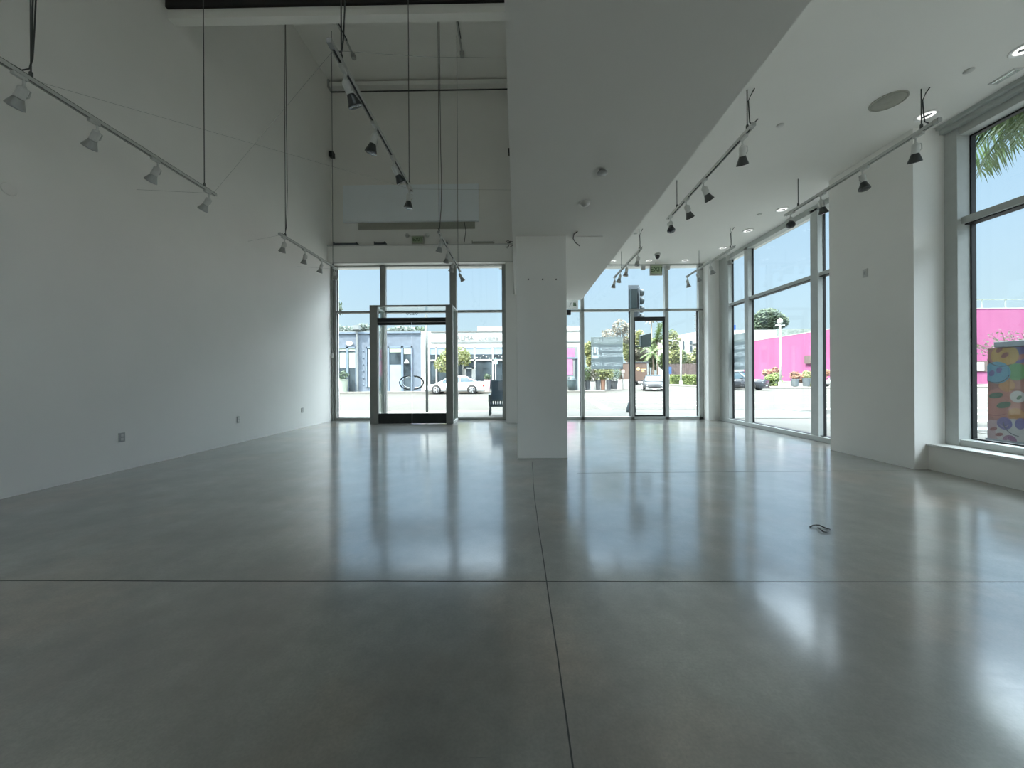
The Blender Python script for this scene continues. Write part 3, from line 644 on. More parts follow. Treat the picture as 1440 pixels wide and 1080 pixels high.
# ledge wall washers
def washer(label, xa_, xb_, dark):
    p0, p1 = onY(xa_, 350, 10.2), onY(xb_, 350, 10.2)
    t = thing('ledge_light', label, 'uplight', ((p0.x + p1.x) / 2, 10.2, 4.85), 'uplights on the header ledge')
    MB().box(p0.x, p1.x, 10.14, 10.32, 4.85, 4.87).box(p0.x, p1.x, 10.14, 10.155, 4.85, 4.90).box(p0.x, p0.x + .015, 10.14, 10.32, 4.87, 4.955).box(p1.x - .015, p1.x, 10.14, 10.32, 4.87, 4.955).build('housing', M['cabinet' if dark else 'beige'], t)
    MB().box(p0.x + .03, p1.x - .03, 10.2, 10.28, 4.87, 4.95, bev=.01).build('lamp', M['cabinet' if dark else 'plasticg'], t)
washer('dark ledge uplight nearest the left wall', 470, 502, True)
washer('small dark ledge uplight between left corner and exit sign', 527, 542, True)
washer('small dark ledge uplight right of the exit sign', 619, 629, True)
washer('pale ledge uplight near the right end of the ledge', 664, 695, False)
p = onY(654, 312, 10.3)
o = MB().tube([onY(653, 312, 10.3), onY(655, 325, 10.28), onY(653, 340, 10.26), Vector((onY(652, 348, 10.25).x, 10.25, 4.86))], .009, 6).build('loose_cable', M['cord'], smooth=True)
origin_to(tag(o, 'dark cable dangling from the beige grille down to the ledge', 'cable'), p)
rnd = random.Random(8); c = onY(717, 344, 10.0)
m = MB()
for i in range(5):
    pts = [Vector((c.x + rnd.uniform(-.13, .10), 10.15 + rnd.uniform(-.05, .05), c.z + rnd.uniform(-.06, .14))) for _ in range(6)]
    q = []
    for u, v in zip(pts, pts[1:]): q += [u, (u + v) / 2 + Vector((rnd.uniform(-.03, .03), 0, rnd.uniform(-.03, .03)))]
    m.tube(q, .008, 5)
m.tube([(c.x + .10, 10.12, c.z + .1), (c.x + .11, 10.09, c.z - .4), (c.x + .11, 10.09, 3.45)], .008, 6)
o = m.build('cable_tangle', M['cord']); origin_to(tag(o, 'tangle of loose cables at the right end of the header ledge', 'cable'), (c.x, 10.12, 4.85))
for lb, px, py in (('small black wall speaker high in the left corner of the front wall', 457, 218), ('small black wall speaker high at the right end of the front wall', 718, 214)):
    p = onY(px, py, 10.2); p.x = max(p.x, XL + .1)
    t = thing('wall_speaker', lb, 'speaker', (p.x, YW, p.z), 'small high wall speakers')
    MB().box(p.x - .06, p.x + .06, 10.12, 10.26, p.z - .07, p.z + .07, bev=.008).build('body', M['black'], t)
    MB().box(p.x - .02, p.x + .02, 10.26, YW, p.z - .03, p.z + .03).build('bracket', M['plastic'], t)
t = thing('shade_rail', 'long horizontal rail across the top of the high front wall', 'rail', (-2.7, YW, 9.2))
MB().box(XL + .02, -.09, YW - .16, YW, 9.30, 9.42, bev=.01).build('casing', M['wall'], t)
MB().box(XL + .05, -.12, YW - .10, YW - .07, 9.18, 9.20).build('bottom_bar', M['cord'], t)
MB().box(XL + .0, XL + .04, YW - .2, YW, 9.24, 9.46).build('bracket', M['plasticg'], t)
MB().box(-.10, -.06, YW - .2, YW, 9.24, 9.52).build('bracket', M['cabinet'], t)
for lb, x in (('ceiling mounted track high above the far left track light', -4.14), ('ceiling mounted track high above the entrance', -1.35)):
    t = thing('ceiling_track', lb, 'track', (x, 8.4, ZA), 'tracks on the high ceiling')
    MB().box(x - .02, x + .02, 7.1, 9.42, ZA - .035, ZA).build('rail', M['trackw'], t)
    MB().box(x + .02, x + .035, 7.1, 9.0, ZA - .03, ZA).build('conduit', M['cord'], t)
    MB().box(x - .05, x + .05, 9.36, 9.48, ZA - .10, ZA, bev=.01).build('junction_box', M['plasticg'], t)
o = MB().tube([(-.075, 10.0, 9.45), (-.075, 10.05, 4.9)], .014, 8).build('wall_conduit', M['plasticg'], smooth=True)
origin_to(tag(o, 'slim vertical conduit up the right edge of the high front wall', 'conduit'), (-.075, 10.05, 4.9))
# --- cable loop on the floor
P = [onZ(x, y, .0) for x, y in ((1139, 742), (1143, 741), (1152, 741), (1160, 743), (1166, 746), (1168, 748), (1164, 749.5), (1157, 749.3), (1152, 746), (1149, 742.5))]
q = []
for u, v in zip(P, P[1:]): q += [u, u.lerp(v, .5)]
o = MB().tube([(v.x, v.y, .006 + .01 * math.sin(i * .5) ** 2) for i, v in enumerate(q)], .005, 8).build('floor_cable', M['black'], smooth=True)
origin_to(tag(o, 'small black cable loop sticking out of the concrete floor', 'cable'), (P[0].x, P[0].y, 0))

# --- leasing posters on the glass
def poster(label, c, w_, h_, rot):
    """translucent leasing poster: the lettering is cut out of the darker outer film"""
    t = thing('window_poster', label, 'poster', c, 'leasing posters')
    t.rotation_euler = (0, 0, rot)
    MB().poly([(-w_ / 2, 0, 0), (w_ / 2, 0, 0), (w_ / 2, 0, h_), (-w_ / 2, 0, h_)]).build('sheet', M['vinyl']).parent = t
    cut = []
    def tx(s_, size, x, zz, sp=1.0):
        o = text('cutter', s_, size, (0, 0, 0), (R(90), 0, R(180)), M['vinyltext'], None, .02, 'CENTER', sp)
        o.location = (x, .004, zz); cut.append(o)
    tx('FOR LEASE', h_ * .15, 0, h_ * .885, 1.1)
    tx('HOLLOWAY', h_ * .165, -w_ * .12 + w_ * .24, h_ * .625, .9); tx('PARTNERS', h_ * .165, w_ * .12, h_ * .43, .95)
    tx('310.774.1077', h_ * .175, 0, h_ * .15, .98)
    lx = -w_ * .37; l = MB()
    l.box(lx - .09, lx - .055, -.02, .03, h_ * .34, h_ * .70).box(lx + .055, lx + .09, -.02, .03, h_ * .34, h_ * .70).box(lx - .054, lx + .054, -.02, .03, h_ * .34, h_ * .44).box(lx - .03, lx + .03, -.02, .03, h_ * .50, h_ * .70)
    cut.append(l.build('cutter', M['vinyltext']))
    for nm, z0, z1, m_ in (('printed_film', 0, h_ * .77, 'vinylfilm'), ('top_band', h_ * .77 + .002, h_, 'vinylband')):
        f = MB().box(-w_ / 2, w_ / 2, .003, .005, z0, z1).build(nm, M[m_])
        for q in cut:
            md = f.modifiers.new('cut', 'BOOLEAN'); md.operation = 'DIFFERENCE'; md.object = q; md.solver = 'EXACT'
        bpy.context.view_layer.update()
        me = bpy.data.meshes.new_from_object(f.evaluated_get(bpy.context.evaluated_depsgraph_get()))
        f.modifiers.clear(); f.data = me; f.parent = t
    for q in cut: bpy.data.objects.remove(q)
    return t
a_, b_ = onY(831, 474, 10.45), onY(876, 519, 10.45)
poster('grey leasing poster seen from behind on the right street window', ((a_.x + b_.x) / 2, 10.452, b_.z), b_.x - a_.x, a_.z - b_.z, 0)
poster('grey leasing poster seen from behind on the side window by the corner pier', (5.635, 9.62, 1.345), 1.02, .92, R(-90))

# ================================================================== THE STREET
GZ = -.15
st('ground', MB().box(-150, 260, -80, 320, GZ - .3, GZ), M['asphalt'])
st('sidewalk_near', MB().box(-40, 9.6, YF + .2, 13.6, GZ, -.03).box(5.66, 9.6, -60, YF + .3, GZ, -.03), M['pavement'])
st('kerb_near', MB().box(-40, 9.75, 13.6, 13.75, GZ, -.02).box(9.6, 9.75, -60, 13.6, GZ, -.02), M['pavement'])
st('sidewalk_far', MB().box(-60, 7.5, 31.4, 33, GZ, -.03).box(4.6, 7.5, 33, 150, GZ, -.03), M['pavement'])
st('sidewalk_corner', MB().box(21.0, 200, 37, 39.6, GZ, -.03).box(21.0, 23.5, 39.6, 150, GZ, -.03), M['pavement'])
st('sidewalk_side', MB().box(49, 56, 40, 150, GZ, -.03).box(49, 220, 44.0, 47, GZ, -.03), M['pavement'])
# crosswalk paint: one long edge line and a ladder of bars in front of the corner window
o = MB()
for y in (14.3, 16.6, 18.9, 21.6, 24.6, 27.6): o.box(5.0, 9.4, y, y + .55, GZ, GZ + .006)
origin_to(tag(o.build('crosswalk', M['roadpaint'], kind='structure'), 'white crosswalk bars on the street beyond the corner window', 'crosswalk'), (5, 14.3, GZ))
o = MB().hexa([(3.35, 13.8, GZ), (3.75, 13.8, GZ), (3.75, 13.8, GZ + .006), (3.35, 13.8, GZ + .006)], [(4.3, 25.5, GZ), (4.75, 25.5, GZ), (4.75, 25.5, GZ + .006), (4.3, 25.5, GZ + .006)])
origin_to(tag(o.build('stop_line', M['roadpaint'], kind='structure'), 'long white line running away across the street', 'road marking'), (3.5, 13.8, GZ))
o = MB()
for y in (7.6, 9.0, 10.6, 12.4, 14.6): o.box(10.3, 46, y, y + .5, GZ, GZ + .006)
for y in (18.0, 26.0): o.box(10.3, 60, y, y + .15, GZ, GZ + .006)
origin_to(tag(o.build('crosswalk', M['roadpaint'], kind='structure'), 'white painted bars on the side street beyond the low wall', 'crosswalk'), (10.3, 7.6, GZ))
o = MB()
for y in (22.0, 22.35): o.box(-40, 3.0, y, y + .12, GZ, GZ + .006)
tag(o.build('lane_line', M['yellowpaint'], kind='structure'), 'faint yellow double line along the street', 'road marking')

# ---- shops across the street
def part(name, m, root, *boxes, bev=0):
    z = MB()
    for b in boxes: z.box(*b, bev=bev)
    return z.build(name, M[m], root)
Yb = 33.0
def bx(px0, px1, py0, py1, ya=Yb - .05, yb=Yb + .02, Y=Yb):
    p, q = onY(px0, py0, Y), onY(px1, py1, Y); return (min(p.x, q.x), max(p.x, q.x), ya, yb, min(p.z, q.z), max(p.z, q.z))
zt1 = onY(500, 467, Yb).z; xs = onY(592, 500, Yb).x
B = thing('shop_building', 'blue grey painted shop building across the street', 'building', (-20, 36, GZ))
part('wall', 'bluepaint', B, (-32, xs, Yb, Yb + 9, GZ, zt1))
part('cornice', 'blueshade', B, (-32, xs, Yb - .12, Yb, zt1 - .14, zt1 - .02))
part('roof_edge', 'greytrim', B, (-32, xs, Yb - .02, Yb + 9, zt1, zt1 + .08))
def window_unit(B, x0p, x1p, y0p, y1p, posts, blinds, dark='darkglass', fm='blueshade'):
    b = bx(x0p, x1p, y0p, y1p)
    f = MB(); f.box(b[0], b[1], Yb - .10, Yb - .02, b[5] - .14, b[5]).box(b[0], b[0] + .10, Yb - .10, Yb - .02, b[4], b[5]).box(b[1] - .10, b[1], Yb - .10, Yb - .02, b[4], b[5])
    for p in posts:
        x = onY(p, 500, Yb).x; f.box(x - .10, x + .10, Yb - .10, Yb - .02, b[4], b[5])
    f = f.build('window', M[fm], B)
    MB().box(b[0], b[1], Yb - .03, Yb - .01, b[4], b[5]).build('pane', M[dark], f)
    for q in blinds:
        c = bx(*q); MB().box(c[0], c[1], Yb - .06, Yb - .035, c[4], c[5]).build('blind', M['blind'], f)
    return f
f = window_unit(B, 470, 502, 488, 551, (476, 489), [(472, 475, 496, 517), (478, 487, 496, 517), (491, 500, 496, 517), (472, 500, 490, 493.5)])
window_unit(B, 515, 524, 488, 544, (), [(518, 524, 491, 544)])
f = window_unit(B, 546, 580, 487, 551, (566,), [(548, 565, 489.5, 495.5), (568, 579, 489.5, 498)])
c = bx(548, 565, 513, 551); MB().box(c[0], c[1], Yb - .06, Yb - .035, c[4], c[5]).build('film', M['bluepale'], f)
c = bx(570, 574, 503, 511); MB().lathe([(.02, .35), (.10, .30), (.22, .05), (.24, 0)], (c[0] + .15, Yb - .1, c[4]), (0, 0, 1), 12).build('hanging_lamp', M['whitepaint'], f)
b = bx(502, 504.5, 459, 551); z = MB().box(b[0], b[1], Yb - .20, Yb, GZ, b[5]); b2 = bx(499, 507, 458, 464); z.box(b2[0], b2[1], Yb - .40, Yb, b2[4], b2[5])
z.build('downpipe', M['greytrim'], B)
b = bx(487, 497, 480, 486); MB().lathe([(0, 0), (.95, 0), (1.0, .06), (0, .08)], (0, 0, 0), (0, -1, 0), 28)
q = MB().lathe([(0, 0), (.95, 0), (1.0, .06), (0, .08)], (0, 0, 0), (0, -1, 0), 28); bmesh.ops.transform(q.bm, matrix=Matrix.Translation(((b[0] + b[1]) / 2, Yb - .05, (b[4] + b[5]) / 2)) @ Matrix.Diagonal(((b[1] - b[0]) / 2, 1, (b[5] - b[4]) / 2, 1)), verts=q.bm.verts)
q.build('oval_sign', M['whitepaint'], B)
z = MB()
for i in range(6):
    p = onY(511, 493.5 + i * 9.4, Yb); z.lathe([(.07, 0), (.07, .04), (0, .05)], (p.x, Yb, p.z), (0, -1, 0), 8)
z.build('wall_anchor', M['blueshade'], B)
# white shop building
xe = onY(820, 500, Yb).x; zt2 = onY(650, 465.5, Yb).z; zt3 = onY(690, 458.5, Yb).z; xp = onY(671, 460, Yb).x
W = thing('shop_building', 'white shop building with a large storefront across the street', 'building', (-1, 36, GZ))
part('wall', 'whitepaint', W, (xs, xe, Yb, Yb + 10, GZ, zt2), (xp, xe, Yb + .3, Yb + 10, zt2, zt3))
z1, z2 = onY(650, 466, Yb).z, onY(650, 481, Yb).z
part('band', 'greytrim', W, (xs + .9, xe, Yb - .06, Yb, z1 - .05, z1 + .04), (xs + .9, xe, Yb - .06, Yb, z2 - .07, z2 + .05))
p = onY(671, 475.5, Yb); text('shop_lettering', 'ALMA  Luciana', .62, (p.x, Yb - .03, p.z), (R(90), 0, 0), M['greytrim'], W, .01)
sf_ = bx(604, 722, 488, 551)
z = MB(); z.box(sf_[0], sf_[1], Yb - .12, Yb - .02, sf_[5] - .08, sf_[5])
zt_ = onY(660, 506.5, Yb).z; z.box(sf_[0], sf_[1], Yb - .12, Yb - .02, zt_ - .07, zt_ + .07)
for px in (604, 614, 632, 651.5, 667.5, 693, 720):
    x = onY(px, 500, Yb).x; z.box(x - .07, x + .07, Yb - .12, Yb - .02, GZ, sf_[5])
b = bx(652, 667, 517, 551); z.box(b[0], b[1], Yb - .12, Yb - .02, b[5] - .12, b[5]).box(b[0], b[0] + .25, Yb - .12, Yb - .02, GZ, b[5]).box(b[1] - .2, b[1], Yb - .12, Yb - .02, GZ, b[5])
f = z.build('storefront', M['whitepaint'], W)
MB().box(sf_[0], sf_[1], Yb - .04, Yb - .01, GZ + .3, sf_[5]).build('pane', M['darkglass'], f)
b = bx(604, 722, 489, 498); MB().box(b[0], b[1], Yb - .07, Yb - .045, b[4], b[5]).build('awning_film', M['bluepale'], f)
z = MB()
rr = random.Random(5)
for i in range(16):
    p = onY(654 + i * 4.3, 501 + rr.uniform(0, 4), Yb); z.lathe([(.0, .12), (.07, .06), (0, 0)], (p.x, Yb - .08, p.z), (0, 0, 1), 6)
z.build('hanging_bulbs', M['whitepaint'], f)
# right end of the white building: pink posters and a bicycle rack like dark thing
b = bx(780, 812, 488, 551); f = part('poster_window', 'greytrim', W, (b[0], b[1], Yb - .09, Yb - .02, GZ, b[5]))
for q, m_ in (((782, 808, 490, 502), 'poster'), ((782, 805, 505, 527), 'poster')):
    c = bx(*q); MB().box(c[0], c[1], Yb - .13, Yb - .09, c[4], c[5]).build('poster', M[m_], f)
c = bx(780, 812, 502.5, 504.5); MB().box(c[0], c[1], Yb - .16, Yb - .09, c[4], c[5]).build('window_bar', M['blueshade'], f)
c = bx(808, 812, 505, 548); MB().box(c[0], c[1], Yb - .12, Yb - .09, c[4], c[5]).build('side_glass', M['darkglass'], f)
p = onY(804, 549, 32.3)
t = thing('trash_bin', 'dark rounded bin in front of the pink posters', 'bin', (p.x, 32.3, -.03))
MB().lathe([(.28, 0), (.36, .5), (.38, .9), (.30, 1.15), (.12, 1.3), (0, 1.32)], (p.x, 32.3, -.03), (0, 0, 1), 16).build('body', M['signal'], t, smooth=True)
MB().lathe([(.40, .88), (.42, .92), (.40, .96)], (p.x, 32.3, -.03), (0, 0, 1), 16).build('rim', M['cabinet'], t)

# ---- trees, hedges
def tree(name, label, cat, base, trunk, crowns, m, n, leaf, seed, group=None, tr=.12, core=True):
    """base (x,y,z); trunk: list of points; crowns: ((cx,cy,cz),(rx,ry,rz))"""
    rnd = random.Random(seed)
    t = thing(name, label, cat, base, group)
    z = MB()
    if trunk:
        z.tube(trunk, tr, 8, tr * .5)
        for c, r_ in crowns:
            z.tube([trunk[-1], Vector(trunk[-1]).lerp(Vector(c), .5) + Vector((0, 0, .1)), c], tr * .45, 6, tr * .15)
        z.build('trunk', M['bark'], t, smooth=True)
    z = MB()
    tot = sum(r_[0] * r_[2] for c, r_ in crowns)
    for c, r_ in crowns: z.leaves(c, r_, int(n * r_[0] * r_[2] / tot), leaf, rnd)
    z.build('crown', M[m], t)
    return t
def P(px, py, Y): return onY(px, py, Y)
p = P(630, 552, 31.0); base = (p.x, 31.85, -.03)
tree('street_tree', 'small yellow green street tree behind the white car', 'tree', base, [base, (p.x, 31.9, 1.3), (p.x + .05, 31.9, 2.0)],
     [(tuple(P(625, 512, 31.9)), (.9, .8, .75)), (tuple(P(640, 500, 31.9)), (1.3, .9, .85)), (tuple(P(654, 504, 31.9)), (.55, .6, .7))], 'leafy', 1500, .13, 1)
base = (-6.9, 12.9, -.03)
tree('street_tree', 'dark leafy twig showing at the left edge of the street window', 'tree', base, [base, (-6.9, 12.9, 1.6), (-6.7, 12.9, 2.5)],
     [((-6.75, 12.9, 2.8), (.40, .5, .45)), ((-6.5, 12.9, 3.7), (.30, .5, .5))], 'leafd', 260, .10, 2, tr=.05)
def mass(name, label, cat, items, m, n, leaf, seed, Y, gz=GZ, trunk=True, group=None):
    cs = []
    for px, py, rx, rz in items:
        q = P(px, py, Y); cs.append(((q.x, Y, q.z), (rx * Y / FPX, max(.4, rx * Y / FPX * .7), rz * Y / FPX)))
    c0 = cs[0][0]; base = (c0[0], Y, gz)
    tk = [base, (c0[0], Y, gz + (c0[2] - gz) * .45), (c0[0] + .05, Y, gz + (c0[2] - gz) * .7)] if trunk else None
    return tree(name, label, cat, base, tk, cs, m, n, leaf, seed, group, tr=.004 * Y)
mass('tree', 'pale blossoming tree behind the leasing poster', 'tree', [(872, 460, 11, 11), (858, 470, 12, 9), (884, 470, 10, 16)], 'leafp', 1100, .26, 3, 62)
mass('tree', 'yellowish tree left of the leasing poster', 'tree', [(829, 492, 8, 12), (832, 505, 8, 14)], 'leafy', 1500, .22, 4, 48)
mass('tree', 'yellow green tree between poster and side door post', 'tree', [(881, 490, 5, 18), (899, 478, 8, 14)], 'leafy', 1600, .30, 5, 70)
mass('tree', 'broad green tree filling the view above the parked van', 'tree', [(912, 495, 20, 14), (926, 505, 16, 16), (905, 505, 14, 10)], 'leaf', 3600, .42, 6, 86)
mass('tree', 'bushy brownish blossoming tree above the van roof', 'tree', [(900, 498, 14, 9), (886, 502, 8, 8)], 'leafp', 1600, .34, 7, 72)
mass('tree', 'tall green tree right of the side door post', 'tree', [(947, 480, 8, 16), (950, 500, 11, 14), (942, 508, 9, 12)], 'leafy', 1500, .30, 8, 64)
mass('tree', 'darker green tree behind the tall fence', 'tree', [(953, 502, 11, 14), (935, 508, 10, 12)], 'leaf', 2200, .30, 9, 65.5)
mass('tree', 'small leafy tree against the white house', 'tree', [(968, 505, 10, 9), (980, 500, 6, 12)], 'leafy', 900, .26, 10, 66)
mass('pine_tree', 'dense dark pine crown above the white parapet', 'tree', [(1080, 450, 20, 16), (1066, 460, 12, 8), (1096, 452, 12, 10)], 'leafd', 4200, .62, 11, 122)
mass('bush', 'green bush at the base of the street lamp on the corner', 'bush', [(1090, 537, 9, 8), (1083, 533, 8, 6), (1092, 530, 7, 6)], 'hedge', 1500, .16, 12, 43, trunk=False)
mass('bush', 'red tinted shrub in front of the pink wall, left of the lamp post', 'bush', [(1080, 524, 8, 5), (1090, 522, 5, 6)], 'leafr', 500, .17, 13, 46)
mass('bush', 'orange flowering shrub in front of the pink wall', 'bush', [(1118, 528, 6, 6), (1127, 532, 8, 6)], 'leafr', 900, .15, 14, 43)
mass('bush', 'green and orange shrub beside the dark mullion', 'bush', [(1135, 528, 6, 7), (1139, 536, 5, 8)], 'leafy', 700, .15, 15, 44, trunk=False)
mass('bush', 'shrub with orange flowers between mullion and pier', 'bush', [(1158, 527, 4, 6), (1163, 524, 4, 5)], 'leafr', 400, .14, 16, 43, trunk=False)
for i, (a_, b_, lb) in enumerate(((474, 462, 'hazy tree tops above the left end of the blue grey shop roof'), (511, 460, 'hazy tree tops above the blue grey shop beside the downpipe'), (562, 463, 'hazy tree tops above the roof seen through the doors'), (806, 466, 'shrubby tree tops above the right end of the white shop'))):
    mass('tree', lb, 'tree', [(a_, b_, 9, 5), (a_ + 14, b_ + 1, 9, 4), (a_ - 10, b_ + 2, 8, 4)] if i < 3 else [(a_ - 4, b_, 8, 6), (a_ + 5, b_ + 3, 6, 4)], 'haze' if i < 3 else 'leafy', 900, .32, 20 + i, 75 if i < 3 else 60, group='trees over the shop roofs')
mass('bush', 'thin dark plant standing on the shop roof seen through the doors', 'bush', [(587, 462, 3, 3), (594, 463, 2.5, 4)], 'leafd', 110, .12, 30, 34.5, gz=zt1, trunk=False)
# planters on the opposite corner
def planter(label, px, pb, w_, h_, m, lm, lw, lh, seed, Y=34.0, n=380, cat='planter', gz=-.03):
    p = P(px, pb, Y); t = thing('planter', label, cat, (p.x, Y, gz), None)
    MB().lathe([(w_ * .38, 0), (w_ * .5, h_ * .9), (w_ * .53, h_ * .92), (w_ * .53, h_), (w_ * .45, h_)], (p.x, Y, gz), (0, 0, 1), 16).build('pot', M[m], t, smooth=False)
    z = MB().leaves((p.x, Y, gz + h_ + lh * .42), (lw / 2, lw / 2, lh / 2), n, .13, random.Random(seed), shell=.2)
    z.build('foliage', M[lm], t)
planter('dark planter with a bushy plant right beside the white shop corner', 826, 549, .46, .85, 'potdark', 'leaf', .95, 1.4, 41)
planter('pale planter with silvery shrub on the opposite corner', 832, 549, .46, .75, 'potwhite', 'leafp', 1.0, 1.6, 42)
planter('dark planter with upright yellow green leaves', 841, 548, .46, .9, 'potdark', 'leafy', .9, 1.7, 43)
planter('brown planter with yellow green leaves, middle of the corner row', 848, 548, .46, .95, 'terracotta', 'leafy', .8, 1.6, 44)
planter('dark planter at the right end of the corner row', 856, 548, .46, .9, 'potdark', 'leafy', .9, 1.5, 45)
planter('dark planter with dark leaves beside the corner wall', 863, 545, .8, .8, 'potdark', 'leafd', 1.5, 1.6, 46, Y=36)
planter('pale pink planter with a small dark plant behind the white car', 685, 552, .55, 1.0, 'potpink', 'leafd', .6, .55, 47, Y=32.3, n=90)
planter('cream planter standing in front of the shop window with cream blinds', 483, 551, .8, 1.1, 'blind', 'leafd', .9, .8, 48, Y=32.4, n=120)
planter('grey pot at the foot of the pink wall, left of the orange shrub', 1118, 545, .8, .8, 'cabinet', 'leafr', .6, .5, 49, Y=42, n=90)
planter('grey pot at the foot of the pink wall beside the mullion', 1134, 545, .8, .9, 'cabinet', 'leafy', .6, .5, 50, Y=42, n=90)
a_, b_ = P(858, 534, 38), P(886, 545, 38)
o = MB().box(a_.x, b_.x, 38, 38.4, GZ, a_.z, bev=.02).build('low_wall', M['whitepaint']); origin_to(tag(o, 'low white wall beyond the corner planters', 'low wall'), (a_.x, 38, GZ))
# hedge, fence, white house down the street
a_, b_ = P(943.5, 527.5, 56), P(990, 537.5, 56)
t = thing('hedge', 'bright green clipped hedge beyond the crosswalk', 'hedge', ((a_.x + b_.x) / 2, 57, GZ))
rnd = random.Random(6); z = MB().box(a_.x + .1, b_.x + 3, 56.3, 57.6, GZ, a_.z - .1)
z.leaves(((a_.x + b_.x) / 2 + 1.5, 57, (a_.z + GZ) / 2 + .1), ((b_.x - a_.x) / 2 + 1.8, .9, (a_.z - GZ) / 2 + .1), 100, .2, rnd)
for _ in range(2600):
    q = Vector((rnd.uniform(a_.x, b_.x + 3), rnd.choice((56.2, 57.0)) + rnd.uniform(-.12, .12), rnd.uniform(GZ, a_.z)))
    if q.y > 56.6: q.z = a_.z - rnd.uniform(0, .15)
    d_ = Vector((rnd.gauss(0, 1), rnd.gauss(0, 1), rnd.gauss(0, 1))).normalized(); e_ = d_.orthogonal().normalized(); z.poly([q - d_ * .15, q - e_ * .07, q + d_ * .15, q + e_ * .07])
z.build('foliage', M['hedge'], t)
a_, b_ = P(939, 512, 60), P(992, 530, 60)
t = thing('board_fence', 'tall dark brown board fence behind the bright hedge', 'fence', ((a_.x + b_.x) / 2, 60, GZ))
z = MB(); x = a_.x
while x < b_.x + 4: z.box(x, x + .27, 60, 60.06, GZ, a_.z + (.04 if int(x * 3) % 2 else 0)); x += .30
z.box(a_.x, b_.x + 4, 60.06, 60.12, GZ + .5, GZ + .65).box(a_.x, b_.x + 4, 60.06, 60.12, a_.z - .5, a_.z - .35)
z.build('boards', M['fence'], t)
t = thing('white_house', 'two storey white house with stepped roof down the street', 'house', (P(975, 540, 70).x, 72, GZ))
a0, a1 = P(953, 476, 70), P(968, 476, 70); c0, c1 = P(964, 469, 68), P(1010, 462, 68)
z = MB().box(a0.x, c0.x, 70, 80, GZ, a0.z)
z.hexa([(c0.x, 68, GZ), (c0.x, 68, c0.z), (c1.x, 68, c1.z), (c1.x, 68, GZ)][::1], [(c0.x, 82, GZ), (c0.x, 82, c0.z), (c1.x, 82, c1.z), (c1.x, 82, GZ)])
z.build('wall', M['whitepaint'], t)
for q in ((970, 973, 479, 484), (970, 973, 486, 494), (960, 962, 480, 492)):
    g_, h_ = P(q[0], q[2], 68), P(q[1], q[3], 68)
    f = MB().box(g_.x - .06, h_.x + .06, 67.93, 68, h_.z - .06, g_.z + .06).build('window', M['greytrim'], t)
    MB().box(g_.x, h_.x, 67.9, 67.94, h_.z, g_.z).build('pane', M['darkglass'], f)
z = MB(); z.box(P(974, 479, 68).x, P(983, 479, 68).x, 67.7, 68, P(974, 484, 68).z, P(974, 483, 68).z); z.build('ledge', M['greytrim'], t)
z = MB(); z.box(a0.x - .2, c0.x + .1, 69.7, 70, a0.z - .15, a0.z + .12); z.build('eaves', M['terracotta'], t)
# palms far away
def palm(label, px, top, Y, fr, n, seed, droop=.5, name='palm_tree', gz=GZ, tr=.16, mt='leafy', wleaf=.10):
    rnd = random.Random(seed); c = P(px, top, Y)
    t = thing(name, label, 'palm tree', (c.x, Y, gz))
    MB().tube([(c.x, Y, gz), (c.x + .1, Y, (c.z + gz) / 2), (c.x, Y, c.z)], tr, 8, tr * .7).build('trunk', M['bark'], t, smooth=True)
    for i in range(n):
        az = 2 * math.pi * (i + rnd.random() * .6) / n; el = rnd.uniform(-.5, 1.2)
        z = MB(); d = Vector((math.cos(az) * math.cos(el), math.sin(az) * math.cos(el), math.sin(el)))
        prev = None; q = Vector(c); pts = []
        for k in range(7):
            pts.append(q.copy()); q = q + d * fr / 6; d = (d + Vector((0, 0, -droop * .28))).normalized()
        for k in range(1, 7):
            dd = (pts[k] - pts[k - 1]).normalized(); sd = dd.cross(Vector((0, 0, 1)))
            if sd.length < .05: sd = Vector((1, 0, 0))
            sd.normalize()
            for s_ in (-1, 1):
                for j in range(2):
                    b0 = pts[k - 1].lerp(pts[k], j / 2); L_ = fr * .30 * (1 - .08 * k)
                    tip = b0 + (sd * s_ * .8 + dd * .6 + Vector((0, 0, -.35))) * L_
                    z.poly([b0 - dd * wleaf * .5, b0 + dd * wleaf * .5, tip])
        z.tube(pts, .02 * fr, 4, .006 * fr)
        z.build('frond', M[mt], t)
    return t
palm('small distant fan palm rising above the other trees', 916, 451, 95, 1.9, 14, 51, .9, mt='leafp', wleaf=.3)
palm('spiky green palm below the distant fan palm', 924, 478, 66, 3.6, 16, 52, .3, mt='leaf', wleaf=.32)
palm('spiky palm beside the side door post, lower one', 918, 496, 60, 2.6, 12, 53, .5, mt='leaf', wleaf=.25)
